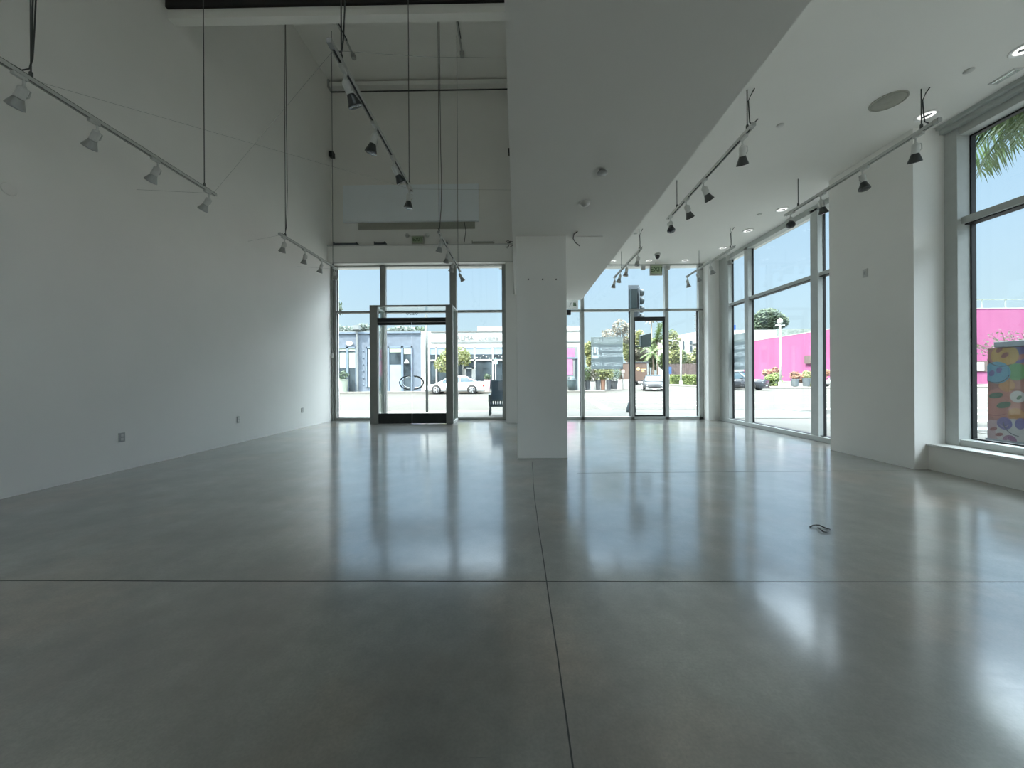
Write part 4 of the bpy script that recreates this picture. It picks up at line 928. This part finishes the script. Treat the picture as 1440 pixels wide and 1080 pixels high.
# near palm: fronds hang in front of the near side window
def near_palm():
    rnd = random.Random(12); c = Vector((9.35, 6.3, 5.95))
    t = thing('palm_tree', 'palm hanging its long fronds in front of the near side window', 'palm tree', (9.75, 6.35, -.15))
    MB().tube([(9.75, 6.35, -.15), (9.7, 6.35, 1.6), (9.55, 6.35, 3.4), c], .17, 12, .12).build('trunk', M['bark'], t, smooth=True)
    az0 = [3.2, 3.6, 2.8, 2.4, 4.0, 2.0, 3.4, 3.0, 4.4, 1.5, .6, 0, -.7, -1.3, 4.8, 5.2, 3.3, 2.7]
    for i, az in enumerate(az0):
        el = (.55, .75, .35, .6, .5, .8, .05, -.1, .6, .5, .6, .5, .7, .5, .6, .4, 1.1, 1.15)[i]
        L_ = rnd.uniform(1.9, 2.3); d = Vector((math.cos(az) * math.cos(el), math.sin(az) * math.cos(el), math.sin(el)))
        pts = []; q = c.copy(); n = 22
        for k in range(n):
            pts.append(q.copy()); q = q + d * L_ / n; d = (d + Vector((0, 0, -.085))).normalized()
        z = MB(); z.tube(pts, .022, 6, .004)
        for k in range(3, n):
            dd = (pts[k] - pts[k - 1]).normalized(); sd = dd.cross(Vector((0, 0, 1))).normalized()
            f_ = k / n; LL = .75 * math.sin(math.pi * min(1, .18 + .78 * f_)) + .12
            for s_ in (-1, 1):
                for j in (0, .5):
                    b0 = pts[k - 1].lerp(pts[k], j); out_ = (sd * s_ * rnd.uniform(.55, .8) + dd * rnd.uniform(.35, .6) + Vector((0, 0, -rnd.uniform(.45, .9)))).normalized()
                    w_ = dd * .022; m1 = b0 + out_ * LL * .5 + Vector((0, 0, .03)); tip = b0 + out_ * LL + Vector((0, 0, -.10 * LL))
                    z.poly([b0 - w_ * .5, b0 + w_ * .5, m1 + w_, m1 - w_]); z.poly([m1 - w_, m1 + w_, tip])
        z.build('frond', M['palm'], t)
near_palm()

# ---- pink building, white parapet building
t = thing('pink_building', 'bright pink rendered building across the side street', 'building', (58, 60, GZ))
zp = 9.35
part('wall', 'pink', t, (56, 260, 47, 92, GZ, zp))
part('roof_edge', 'whitepaint', t, (55.95, 260, 46.95, 92.05, zp, zp + .10))
z = MB()
for i in range(34): x = 57 + i * 3.0; z.box(x, x + .10, 48.5, 48.6, zp, zp + 1.5)
z.box(57, 160, 48.5, 48.6, zp + 1.4, zp + 1.5).build('roof_railing', M['haze'], t)
a_, b_ = P(1360, 508, 47), P(1388, 522.5, 47)
f = MB().box(a_.x, b_.x, 46.9, 47, b_.z, a_.z).build('window', M['fence'], t)
c_, e_ = P(1362, 509.5, 47), P(1382, 521.5, 47); MB().box(c_.x, e_.x, 46.85, 46.92, e_.z, c_.z).build('pane', M['stucco'], f)
a_ = P(1349, 441, 47); MB().box(a_.x - .5, a_.x + .7, 46.2, 47, a_.z - .08, a_.z + .08).build('security_lamp', M['greytrim'], t)
a_ = P(1139, 506, 60); q = onX(1139, 506, 56)
MB().box(55.6, 56, q.y - .9, q.y + .9, q.z - .7, q.z + .8).build('wall_box', M['fence'], t)
a_, b_ = P(1049, 464, 100), P(1092, 482, 100)
o = MB().box(P(1020, 467, 100).x, P(1092.5, 465, 100).x, 100, 110, GZ, a_.z).build('parapet_building', M['whitepaint'])
origin_to(tag(o, 'white flat roofed building behind the pink wall', 'building'), (a_.x, 100, GZ))
o = MB().box(P(1096, 480, 112).x, P(1175, 480, 112).x, 112, 120, GZ, P(1110, 463, 112).z).build('pale_building', M['haze'])
# street lamp on the corner
def lamp_post(label, px, pb, pt, Y, head, r=.11):
    p = P(px, pb, Y); q = P(px, pt, Y)
    t = thing('street_lamp', label, 'street lamp', (p.x, Y, GZ))
    MB().tube([(p.x, Y, GZ), (p.x, Y, q.z)], r, 10, r * .75).build('pole', M['whitepaint'], t, smooth=True)
    MB().lathe([(r * 1.8, 0), (r * 1.8, .5), (r, .7)], (p.x, Y, GZ), (0, 0, 1), 12).build('base', M['whitepaint'], t)
    if head == 'globe':
        MB().lathe([(.10, -.1), (.22, .05), (.27, .25), (.21, .45), (.08, .56), (0, .6)], (p.x, Y, q.z), (0, 0, 1), 16).build('lamp_shade', M['whitepaint'], t, smooth=True)
        MB().box(p.x - .5, p.x + .5, Y - .05, Y + .05, q.z - .25, q.z - .12).build('arm', M['whitepaint'], t)
    else:
        MB().tube([(p.x, Y, q.z), (p.x - .4, Y, q.z + .25), (p.x - 1.2, Y, q.z + .35)], .05, 6).build('arm', M['whitepaint'], t)
        MB().box(p.x - 1.9, p.x - 1.1, Y - .12, Y + .12, q.z + .28, q.z + .42, bev=.03).build('lamp_head', M['greytrim'], t)
lamp_post('white street lamp with round head before the pink wall', 1097.5, 545, 455, 41, 'globe')
lamp_post('white lamp post in front of the hedge and brown fence', 957.5, 537, 482, 52, 'arm', .12)
o = MB().tube([(P(979, 530, 90).x, 90, GZ), (P(979, 440, 90).x, 90, P(979, 440, 90).z)], .12, 6)
for i in range(4): qz = P(979, 444 + i * 6, 90).z; o.box(P(976, 440, 90).x, P(983, 440, 90).x, 89.95, 90.05, qz - .06, qz + .06)
o = o.build('utility_pole', M['greytrim']); origin_to(tag(o, 'thin utility pole with crossbars above the white house', 'pole'), (P(979, 530, 90).x, 90, GZ))
# kerb nose painted yellow and street sign posts
a_, b_ = P(1073, 547, 40), P(1098, 551, 40)
o = MB().box(a_.x, b_.x + .5, 39.2, 40.2, GZ, .04, bev=.04).build('painted_kerb', M['yellowpaint']); origin_to(tag(o, 'yellow painted kerb nose by the corner bush', 'kerb'), (a_.x, 39.2, GZ))
def sign_post(label, px, pb, pt, Y, w_, h_, m, cat='sign', pm='greytrim', r=.035, gz=-.03):
    p = P(px, pb, Y); q = P(px, pt, Y)
    t = thing('sign_post', label, cat, (p.x, Y, gz))
    MB().tube([(p.x, Y, gz), (p.x, Y, q.z)], r, 8).build('pole', M[pm], t, smooth=True)
    if w_: MB().box(p.x - w_ / 2, p.x + w_ / 2, Y - r - .02, Y - r, q.z - h_, q.z, bev=.006).build('sign_panel', M[m], t)
sign_post('small teal sign on a thin white pole across the street', 697, 550, 505, 31.8, .34, .42, 'teal', pm='whitepaint')
sign_post('slim dark pole standing on the sidewalk behind the entrance doors', 600.5, 580, 442, 13.1, 0, 0, 'signal', 'pole', 'signal', .045)
sign_post('blue street sign above the poster on the side window', 1031, 545, 457, 60, .9, .8, 'bluesign', r=.05, gz=GZ)
sign_post('white and blue sign right beside the side door post', 941.5, 538, 516, 54, .5, 1.0, 'bluesign', r=.05, gz=GZ)
sign_post('small pole with white plate beside the leasing poster', 876, 545, 520, 36, .3, .3, 'whitepaint', r=.04, gz=-.03)
# white board hung outside under the soffit end
t = thing('blade_sign', 'white sign with grey and green marks at the column edge', 'sign', onY(805, 434, 11.2))
a_, b_ = onY(786, 424, 11.2), onY(813, 434, 11.2)
MB().box(a_.x, b_.x, 11.2, 11.26, b_.z, a_.z + .25, bev=.006).build('board', M['whitepaint'], t)
q0, q1, q2, q3 = onY(800, 431.5, 11.2), onY(802.5, 425.5, 11.2), onY(806, 425.5, 11.2), onY(810.5, 430.5, 11.2)
MB().hexa([(q0.x, 11.195, q0.z), (q0.x + .03, 11.195, q0.z), (q1.x + .03, 11.195, q1.z), (q1.x, 11.195, q1.z)], [(q0.x, 11.2, q0.z), (q0.x + .03, 11.2, q0.z), (q1.x + .03, 11.2, q1.z), (q1.x, 11.2, q1.z)]).build('slash_mark', M['greytrim'], t)
MB().hexa([(q2.x, 11.195, q3.z), (q3.x, 11.195, q3.z), (q3.x - .02, 11.195, q2.z), (q2.x, 11.195, q2.z)], [(q2.x, 11.2, q3.z), (q3.x, 11.2, q3.z), (q3.x - .02, 11.2, q2.z), (q2.x, 11.2, q2.z)]).build('green_mark', M['leafd'], t)
MB().tube([((a_.x + b_.x) / 2, 11.23, a_.z + .2), ((a_.x + b_.x) / 2, 11.23, 4.45)], .02, 6).tube([((a_.x + b_.x) / 2, 11.23, 4.4), ((a_.x + b_.x) / 2, YF + .35, 4.4)], .02, 6).build('bracket', M['greytrim'], t)
a_ = onY(799, 439, 10.3)
o = MB().box(a_.x - .08, a_.x + .07, 10.25, 10.33, a_.z - .08, a_.z + .06, bev=.01).build('door_closer_box', M['gasket']); origin_to(tag(o, 'small dark box on the frame at the column edge', 'box'), (a_.x, 10.3, a_.z))

# ---- traffic signal right outside the corner window
px_ = onY(887.5, 585, 12.6).x
t = thing('traffic_signal', 'dark traffic signal on a pole outside the side door post', 'traffic light', (px_, 12.6, -.03))
MB().lathe([(.16, 0), (.16, .12), (.10, .3), (.06, .42)], (px_, 12.6, -.03), (0, 0, 1), 16).build('base', M['signal'], t, smooth=True)
MB().tube([(px_, 12.6, 0), (px_, 12.6, 4.2)], .055, 12).build('pole', M['signal'], t, smooth=True)
a_, b_ = onY(886, 401, 12.5), onY(897.5, 447, 12.5)
MB().box(a_.x - .08, b_.x, 12.42, 12.45, b_.z, a_.z - .02).build('backplate', M['signalg'], t)
xh = (a_.x + b_.x) / 2 + .03
hs = MB().box(a_.x - .04, b_.x - .11, 12.25, 12.42, b_.z + .28, a_.z - .18, bev=.01).build('rear_housing', M['signal'], t)
hs = MB().box(b_.x - .05, b_.x + .0, 12.3, 12.55, b_.z + .04, a_.z - .10, bev=.02).build('housing', M['signalg'], t)
for i in range(4):
    zz = a_.z - .27 - i * .275
    MB().lathe([(.115, 0), (.118, .05), (.112, .13), (.08, .17), (0, .18)], (b_.x - .01, 12.42, zz), (1, 0, -.12), 18).build('visor', M['signal'], t, smooth=True)
a_, b_ = onY(900.5, 470, 12.5), onY(914, 487, 12.5)
MB().hexa([(a_.x, 12.45, b_.z), (a_.x, 12.6, b_.z), (a_.x, 12.6, a_.z - .02), (a_.x, 12.45, a_.z - .05)], [(b_.x, 12.4, b_.z - .02), (b_.x, 12.65, b_.z - .02), (b_.x, 12.65, a_.z), (b_.x, 12.4, a_.z + .03)]).build('pedestrian_head', M['signal'], t)
MB().tube([(px_, 12.55, b_.z - .03), ((px_ + a_.x) / 2, 12.5, b_.z), (b_.x - .1, 12.5, b_.z - .01)], .03, 8).build('arm', M['signal'], t, smooth=True)

# ---- bus bench with its dark back panel
xb0 = onY(687.5, 588, 12.0).x
t = thing('bus_bench', 'dark green slatted street bench with a tall navy back panel', 'bench', (xb0 + .95, 12.0, -.03))
x1_ = xb0 + 1.9
for x in (xb0 + .04, x1_ - .04):
    z = MB().tube([(x, 11.75, -.03), (x + .02, 11.78, .25), (x - .01, 11.76, .48), (x, 11.8, .62)], .032, 8).tube([(x, 12.3, -.03), (x, 12.26, .3), (x, 12.28, .62)], .030, 8)
    z.tube([(x, 11.70, .60), (x, 11.9, .64), (x, 12.3, .62)], .034, 8).box(x - .02, x + .02, 11.76, 12.3, .28, .34)
    z.build('leg', M['benchg'], t, smooth=False)
z = MB()
for i in range(6): z.box(xb0 + .06, x1_ - .06, 11.76 + i * .085, 11.82 + i * .085, .30, .335, bev=.005)
z.build('seat', M['benchg'], t)
z = MB().box(xb0 + .06, x1_ - .06, 11.74, 11.77, .43, .47).box(xb0 + .06, x1_ - .06, 11.74, 11.77, .25, .31)
x = xb0 + .10
while x < x1_ - .1: z.box(x, x + .045, 11.745, 11.765, .30, .44); x += .075
z.build('apron', M['benchg'], t)
MB().box(xb0 + .10, x1_ - .02, 11.78, 11.84, .45, 1.10, bev=.012).box(xb0 + .10, x1_ - .02, 11.77, 11.78, .98, 1.0).build('back_panel', M['navy'], t)

# ---- painted utility cabinet
t = thing('utility_cabinet', 'street utility cabinet painted with colourful smiling faces outside the near side window', 'utility box', (8.9, 6.2, -.03))
cab = MB().box(8.40, 9.2, 5.2, 6.72, -.03, 1.66, bev=.012).build('body', mat('mural base coat', (0.12, 0.05, 0.038), 0.6, noise=(1.2, 0.25)), t)
MB().box(8.36, 9.24, 5.16, 6.60, 1.66, 1.76, bev=.012).build('lid', M['cabinet'], t)
MB().box(8.385, 9.2, 5.2, 6.74, -.03, .06).build('plinth', M['cabinet'], t)
FM = {k: mat('mural ' + k, tuple(c * .33 for c in v), 0.6, noise=(7, 0.06)) for k, v in dict(yellow=(0.52, 0.33, 0.06), blue=(0.10, 0.33, 0.45), green=(0.10, 0.30, 0.08), purple=(0.13, 0.11, 0.30), mauve=(0.25, 0.10, 0.20), white=(0.50, 0.50, 0.48), pinkish=(0.42, 0.30, 0.32), salmon=(0.45, 0.18, 0.14), dgreen=(0.03, 0.12, 0.06), brownred=(0.25, 0.06, 0.05), dark=(0.03, 0.04, 0.05), orange=(0.50, 0.25, 0.08)).items()}
layer = [0]
def disc(cpx, cpy, rpx, m, ang=0, asp=1.0, name='painted_face', parent=None):
    """painted ellipse on the cabinet side"""
    layer[0] += 1; X_ = 8.398 - layer[0] * .0004
    c = onX(cpx, cpy, 8.4); k = onX(cpx, cpy - rpx, 8.4).z - c.z
    z = MB(); pts = []
    for i in range(28):
        a = 2 * math.pi * i / 28; u, v = k * math.cos(a), k * asp * math.sin(a)
        y_ = c.y - (u * math.cos(ang) - v * math.sin(ang)) * .97; zz = c.z + u * math.sin(ang) + v * math.cos(ang)
        pts.append((X_, min(6.715, max(5.21, y_)), min(1.65, max(.0, zz))))
    z.poly(pts); return z.build(name, FM[m], parent or t)
def smile(cpx, cpy, rpx, a0, a1, w_, m='dark'):
    layer[0] += 1; X_ = 8.396 - layer[0] * .0004; c = onX(cpx, cpy, 8.4); k = onX(cpx, cpy - rpx, 8.4).z - c.z
    z = MB(); A = []; Bq = []
    for i in range(17):
        a = a0 + (a1 - a0) * i / 16
        for L__, rr_ in ((A, k - w_), (Bq, k + w_)):
            L__.append((X_, min(6.715, c.y - rr_ * math.cos(a)), c.z + rr_ * math.sin(a)))
    for i in range(16): z.poly([A[i], A[i + 1], Bq[i + 1], Bq[i]])
    return z.build('painted_smile', FM[m], t)
disc(1408, 568, 22, 'salmon'); disc(1432, 497, 14, 'purple'); disc(1436, 502, 7, 'salmon', .4, .5); disc(1416, 542, 9, 'orange'); disc(1429, 583, 9, 'orange')
disc(1413, 500, 15.5, 'yellow'); disc(1405.5, 492, 4.6, 'brownred', .8, .62, 'painted_eye'); disc(1413.5, 499.5, 5, 'brownred', .7, .62, 'painted_eye'); smile(1410, 496, 19, R(200), R(300), .006)
disc(1430, 523, 12, 'green'); disc(1402, 524, 15.5, 'blue'); disc(1395, 525, 4.4, 'purple', 1.2, .7, 'painted_eye'); disc(1405.5, 520.5, 4.4, 'purple', 1.2, .7, 'painted_eye'); smile(1400, 522, 16, R(205), R(340), .006)
disc(1401, 556, 8, 'dgreen', .25, .5, 'painted_eye'); disc(1412, 569.5, 8.4, 'dgreen', .35, .5, 'painted_eye'); smile(1398, 560, 24, R(220), R(300), .006, 'brownred')
disc(1432, 558, 8.5, 'white'); disc(1434, 559, 3.5, 'dgreen', .8, .6, 'painted_eye')
disc(1397, 607, 17, 'pinkish'); disc(1427, 610, 21, 'white'); disc(1398, 603, 4.4, 'brownred', .4, .5, 'painted_eye'); disc(1406, 611, 4.6, 'brownred', .3, .5, 'painted_eye'); smile(1397, 604, 17, R(215), R(310), .005, 'brownred')
disc(1413.5, 595.5, 8.6, 'purple'); disc(1436, 596, 8, 'purple', 1.4, .75, 'painted_eye'); smile(1413, 595, 5, R(200), R(340), .004, 'pinkish'); smile(1436, 596, 18, R(180), R(265), .006)
disc(1421, 620, 8, 'mauve'); disc(1419, 620, 2.2, 'white', 0, .6, 'painted_eye'); disc(1425, 622, 2.2, 'white', 0, .6, 'painted_eye')
def flowering():
    rnd = random.Random(77); tt = thing('flowering_plant', 'straggly flowering plant growing over the painted utility cabinet', 'plant', (9.3, 7.15, -.03))
    z = MB(); L_ = MB(); F_ = MB()
    for i in range(30):
        q = Vector((9.25 + rnd.uniform(-.35, .5), 7.0 + rnd.uniform(-.15, .2), 1.5)); d = Vector((rnd.uniform(-.7, .5), rnd.uniform(-.2, .5), rnd.uniform(.5, .9))).normalized(); pts = [Vector((9.3, 7.15, -.03)), Vector((9.28, 7.13, .8)), q]
        for k in range(5):
            q = q + d * .105; d = (d + Vector((rnd.uniform(-.25, .15), rnd.uniform(-.2, .25), -.16))).normalized(); pts.append(q.copy())
            for _ in range(4):
                c = q + Vector((rnd.gauss(0, .06), rnd.gauss(0, .06), rnd.gauss(0, .05))); u = Vector((rnd.gauss(0, 1), rnd.gauss(0, 1), rnd.gauss(0, 1))).normalized(); v = u.orthogonal().normalized()
                (F_ if rnd.random() < .45 else L_).poly([c - u * .028, c - v * .015, c + u * .028, c + v * .015])
        z.tube(pts, .007, 5, .003)
    z.build('stem', M['bark'], tt); L_.build('foliage', M['leaf'], tt); F_.build('blossom', M['leafp'], tt)
flowering()

# ---- vehicles
def wheel(parent, x, y, r, w_, side):
    wr = MB().lathe([(r * .62, -w_ / 2), (r * .95, -w_ / 2), (r, -w_ * .3), (r, w_ * .3), (r * .95, w_ / 2), (r * .62, w_ / 2)], (x, y, r), (0, 1, 0), 28).build('wheel', M['tyre'], parent, smooth=True)
    z = MB().lathe([(r * .66, 0), (r * .66, side * .02), (r * .60, side * .03), (r * .58, 0)], (x, y + side * w_ * .46, r), (0, 1, 0), 28)
    for k in range(5):
        a = 2 * math.pi * k / 5 + .3
        z.box(-.035, .035, -.012, .012, 0, r * .62, Matrix.Translation((x, y + side * w_ * .48, r)) @ Matrix.Rotation(a, 4, 'Y'))
    z.lathe([(r * .16, 0), (r * .14, side * .03), (0, side * .035)], (x, y + side * w_ * .46, r), (0, 1, 0), 14)
    z.build('rim', M['rim'], wr)
    MB().lathe([(r * .60, 0), (0, 0.001)], (x, y + side * w_ * .40, r), (0, side, 0), 20).build('brake_disc', M['plasticg'], wr)
def car(label, loc, rotz, L, W_, H_, paint, tops, roof, zb=.20, wr=.34, wx=(.95, 3.8), cat='car', front='sedan', roofm=None):
    """car along +x (front at x=0), tops: (x, z, halfwidth factor) of the body shoulder; roof: (x_base0, x_base1, x_top0, x_top1, z_base)"""
    t = thing('car', label, cat, (0, 0, 0))
    hw = W_ / 2; rings = []
    for x, z, k in tops:
        h = hw * k; zm = zb + (z - zb) * .45
        rings.append([(x, -h * .86, zb), (x, -h * .98, zb + .12), (x, -h, zm), (x, -h * .97, z - .10), (x, -h * .86, z - .01), (x, -h * .5, z + .02), (x, 0, z + .03), (x, h * .5, z + .02), (x, h * .86, z - .01), (x, h * .97, z - .10), (x, h, zm), (x, h * .98, zb + .12), (x, h * .86, zb)])
    body = MB().loft(rings).build('body', paint, t, smooth=True)
    # wheel arches, sill
    for x in wx:
        for s_ in (-1, 1):
            MB().lathe([(0, 0), (wr * 1.14, 0), (wr * 1.14, .012), (0, .014)], (x, s_ * (hw - .012), wr + .02), (0, s_, 0), 28).build('wheel_arch', M['tyre'], body)
            wheel(t, x, s_ * (hw - .07), wr, .22, s_)
    xb0_, xb1_, xt0, xt1, zb_ = roof; hb = hw * .86; ht = hw * .66; zt = H_
    lv = [(0, xb0_, xb1_, hb), (.45, xb0_ + (xt0 - xb0_) * .50, xb1_ - (xb1_ - xt1) * .45, hb - (hb - ht) * .4), (.82, xb0_ + (xt0 - xb0_) * .88, xb1_ - (xb1_ - xt1) * .80, ht + (hb - ht) * .22)]
    rr = []
    for f, x0, x1, h in lv:
        z_ = zb_ + (zt - zb_) * f; rr.append([(x0, -h * .8, z_), (x0 + .12, -h, z_), (x1 - .12, -h, z_), (x1, -h * .8, z_), (x1, h * .8, z_), (x1 - .12, h, z_), (x0 + .12, h, z_), (x0, h * .8, z_)])
    MB().loft(rr).build('windows', M['carglass'], t, smooth=False)
    f, x0, x1, h = lv[2]; z_ = zb_ + (zt - zb_) * f
    r1 = [(x0 - .02, -h * .8, z_), (x0 + .10, -h - .012, z_), (x1 - .10, -h - .012, z_), (x1 + .02, -h * .8, z_), (x1 + .02, h * .8, z_), (x1 - .10, h + .012, z_), (x0 + .10, h + .012, z_), (x0 - .02, h * .8, z_)]
    xm0, xm1 = x0 + (xt0 - x0) * .8 + .08, x1 - .15
    r2 = [(x0 + .15, -h * .72, zt - .03), (x0 + .3, -h * .88, zt - .03), (x1 - .4, -h * .88, zt - .03), (x1 - .25, -h * .72, zt - .03), (x1 - .25, h * .72, zt - .03), (x1 - .4, h * .88, zt - .03), (x0 + .3, h * .88, zt - .03), (x0 + .15, h * .72, zt - .03)]
    r3 = [((p[0] - (x0 + x1) / 2) * .7 + (x0 + x1) / 2, p[1] * .8, zt) for p in r2]
    MB().loft([r1, r2, r3]).build('roof', roofm or paint, t, smooth=True)
    z = MB()
    for s_ in (-1, 1):
        for i in (1, 2):
            pts = [tuple(rr[j][(1 if i == 1 else 2) if s_ < 0 else (6 if i == 1 else 5)]) for j in range(3)]
            z.tube(pts, .035, 6)
        xm = (xb0_ + xb1_) / 2 + .1; z.tube([(xm, s_ * hb, zb_), (xm, s_ * lv[2][3], z_)], .03, 6)
    z.build('pillars', paint, t)
    for s_ in (-1, 1):
        MB().box(xb0_ + .35, xb0_ + .55, s_ * (hw + .08) - .09, s_ * (hw + .08) + .09, zb_ - .02, zb_ + .11, bev=.02).build('mirror', paint, t)
        MB().box(xb0_ + .95, xb0_ + 1.15, s_ * (hw - .02) - .012, s_ * (hw - .02) + .012, zb_ - .20, zb_ - .17).box(xb0_ + 1.9, xb0_ + 2.1, s_ * (hw - .02) - .012, s_ * (hw - .02) + .012, zb_ - .20, zb_ - .17).build('door_handle', M['rim'], t)
    # ends
    k0 = tops[0][2]; k1 = tops[-1][2]; zf = tops[0][1]; zr_ = tops[-1][1]
    for s_ in (-1, 1):
        MB().box(-.02 + .05, .30, s_ * hw * k0 * .86 - .17, s_ * hw * k0 * .86 + .15, zf - .17, zf - .04, bev=.03).build('headlamp', M['lightclear'], t)
        MB().box(L - .25, L + .01, s_ * hw * k1 * .84 - .2, s_ * hw * k1 * .84 + .12, zr_ - .25, zr_ - .10, bev=.02).build('tail_lamp', M['lightred'], t)
    if front != 'plain': MB().box(-.015, .05, -hw * .55, hw * .55, zf - .34, zf - .20, bev=.01).build('grille', M['black'], t)
    MB().box(-.01, .06, -hw * .8, hw * .8, zb + .02, zb + .14, bev=.02).build('bumper', M['plasticg'] if front == 'sedan' else M['black'], t)
    MB().box(-.03, .0, -.16, .16, zf - .42, zf - .33).build('number_plate', M['plastic'], t)
    MB().box(L, L + .03, -.16, .16, zr_ - .42, zr_ - .3).build('number_plate', M['plastic'], t)
    t.location = loc; t.rotation_euler = (0, 0, rotz)
    return t
sed = [(0.0, .60, .62), (.12, .66, .80), (.45, .74, .95), (1.0, .82, 1.0), (1.6, .90, 1.0), (2.6, .93, 1.0), (3.7, .96, 1.0), (4.25, .99, .95), (4.6, .97, .84), (4.72, .84, .70)]
p = P(600.5, 553, 30.2)
car('white sedan parked across the street behind the entrance', (p.x, 30.2, GZ), 0, 4.72, 1.86, 1.45, M['carwhite'], sed, (.95, 4.5, 1.95, 3.15, .90), front='plain')
p = P(925.5, 550, 32.8)
car('dark grey sedan facing the viewer beyond the crosswalk', (p.x - .3, 32.8, GZ), R(73), 4.7, 1.85, 1.47, M['cargrey'], sed, (1.15, 4.0, 1.95, 3.1, .90))
suv = [(0.0, .80, .72), (.10, .92, .85), (.5, .98, .97), (1.2, 1.04, 1.0), (2.4, 1.06, 1.0), (3.8, 1.08, 1.0), (4.4, 1.08, .98), (4.7, 1.05, .93), (4.8, .90, .88)]
p = P(1055, 549, 34.5)
car('black SUV half hidden by the poster on the side window', (p.x + .9, 33.6, GZ), R(90 + 38), 4.8, 1.95, 1.78, M['carblack'], suv, (1.2, 4.7, 2.0, 4.3, 1.05), wr=.38, wx=(.95, 3.85), cat='SUV', front='suv')
p = P(1163, 545, 42)
car('pale grey car parked behind the dark mullion by the wide pier', (p.x, 41.5, GZ), R(25), 4.6, 1.8, 1.45, M['plasticg'], sed, (1.15, 4.1, 1.95, 3.1, .90))
# delivery van
a_, b_ = P(890, 510, 56), P(912, 541.5, 56)
t = thing('delivery_van', 'dark brown delivery van parked below the trees', 'van', ((a_.x + b_.x) / 2, 56, GZ))
xc = (a_.x + b_.x) / 2; hwv = (b_.x - a_.x) / 2
MB().box(xc - hwv, xc + hwv, 56, 62, GZ + .55, a_.z, bev=.06).build('body', M['brown'], t)
MB().box(xc - hwv - .06, xc + hwv + .06, 55.9, 62.1, a_.z, a_.z + .14, bev=.03).build('roof', M['potdark'], t)
MB().box(xc - hwv, xc - hwv + .22, 55.95, 56, GZ + .8, a_.z - .1).box(xc + hwv - .22, xc + hwv, 55.95, 56, GZ + .8, a_.z - .1).build('door_frame', M['greytrim'], t)
MB().box(xc - hwv * .9, xc + hwv * .9, 55.8, 56, GZ + .45, GZ + .62, bev=.02).build('bumper', M['tyre'], t)
MB().box(xc - .5, xc + .25, 55.77, 55.81, GZ + .40, GZ + .55).build('number_plate', M['plastic'], t)
g = P(897.5, 519, 56); MB().lathe([(0, 0), (.24, 0), (.26, .02), (0, .03)], (g.x, 56.0, g.z), (0, -1, 0), 20).build('round_emblem', M['gold'], t)
g = P(905, 519.5, 56); MB().box(g.x - .35, g.x + .35, 55.97, 56, g.z - .06, g.z + .06).box(g.x - .28, g.x + .1, 55.97, 56, g.z - .34, g.z - .22).build('lettering_bar', M['gold'], t)
for s_ in (-1, 1):
    for y in (57.0, 60.8): MB().lathe([(.42, -.13), (.45, 0), (.42, .13)], (xc + s_ * (hwv - .2), y, GZ + .45), (1, 0, 0), 20).build('wheel', M['tyre'], t)
    MB().box(xc + s_ * (hwv - .15) - .1, xc + s_ * (hwv - .15) + .1, 55.9, 56, GZ + .75, GZ + 1.0).build('tail_lamp', M['lightred'], t)
tag(bpy.data.objects['pale_building'], 'pale hazy building far behind the pink wall', 'building')
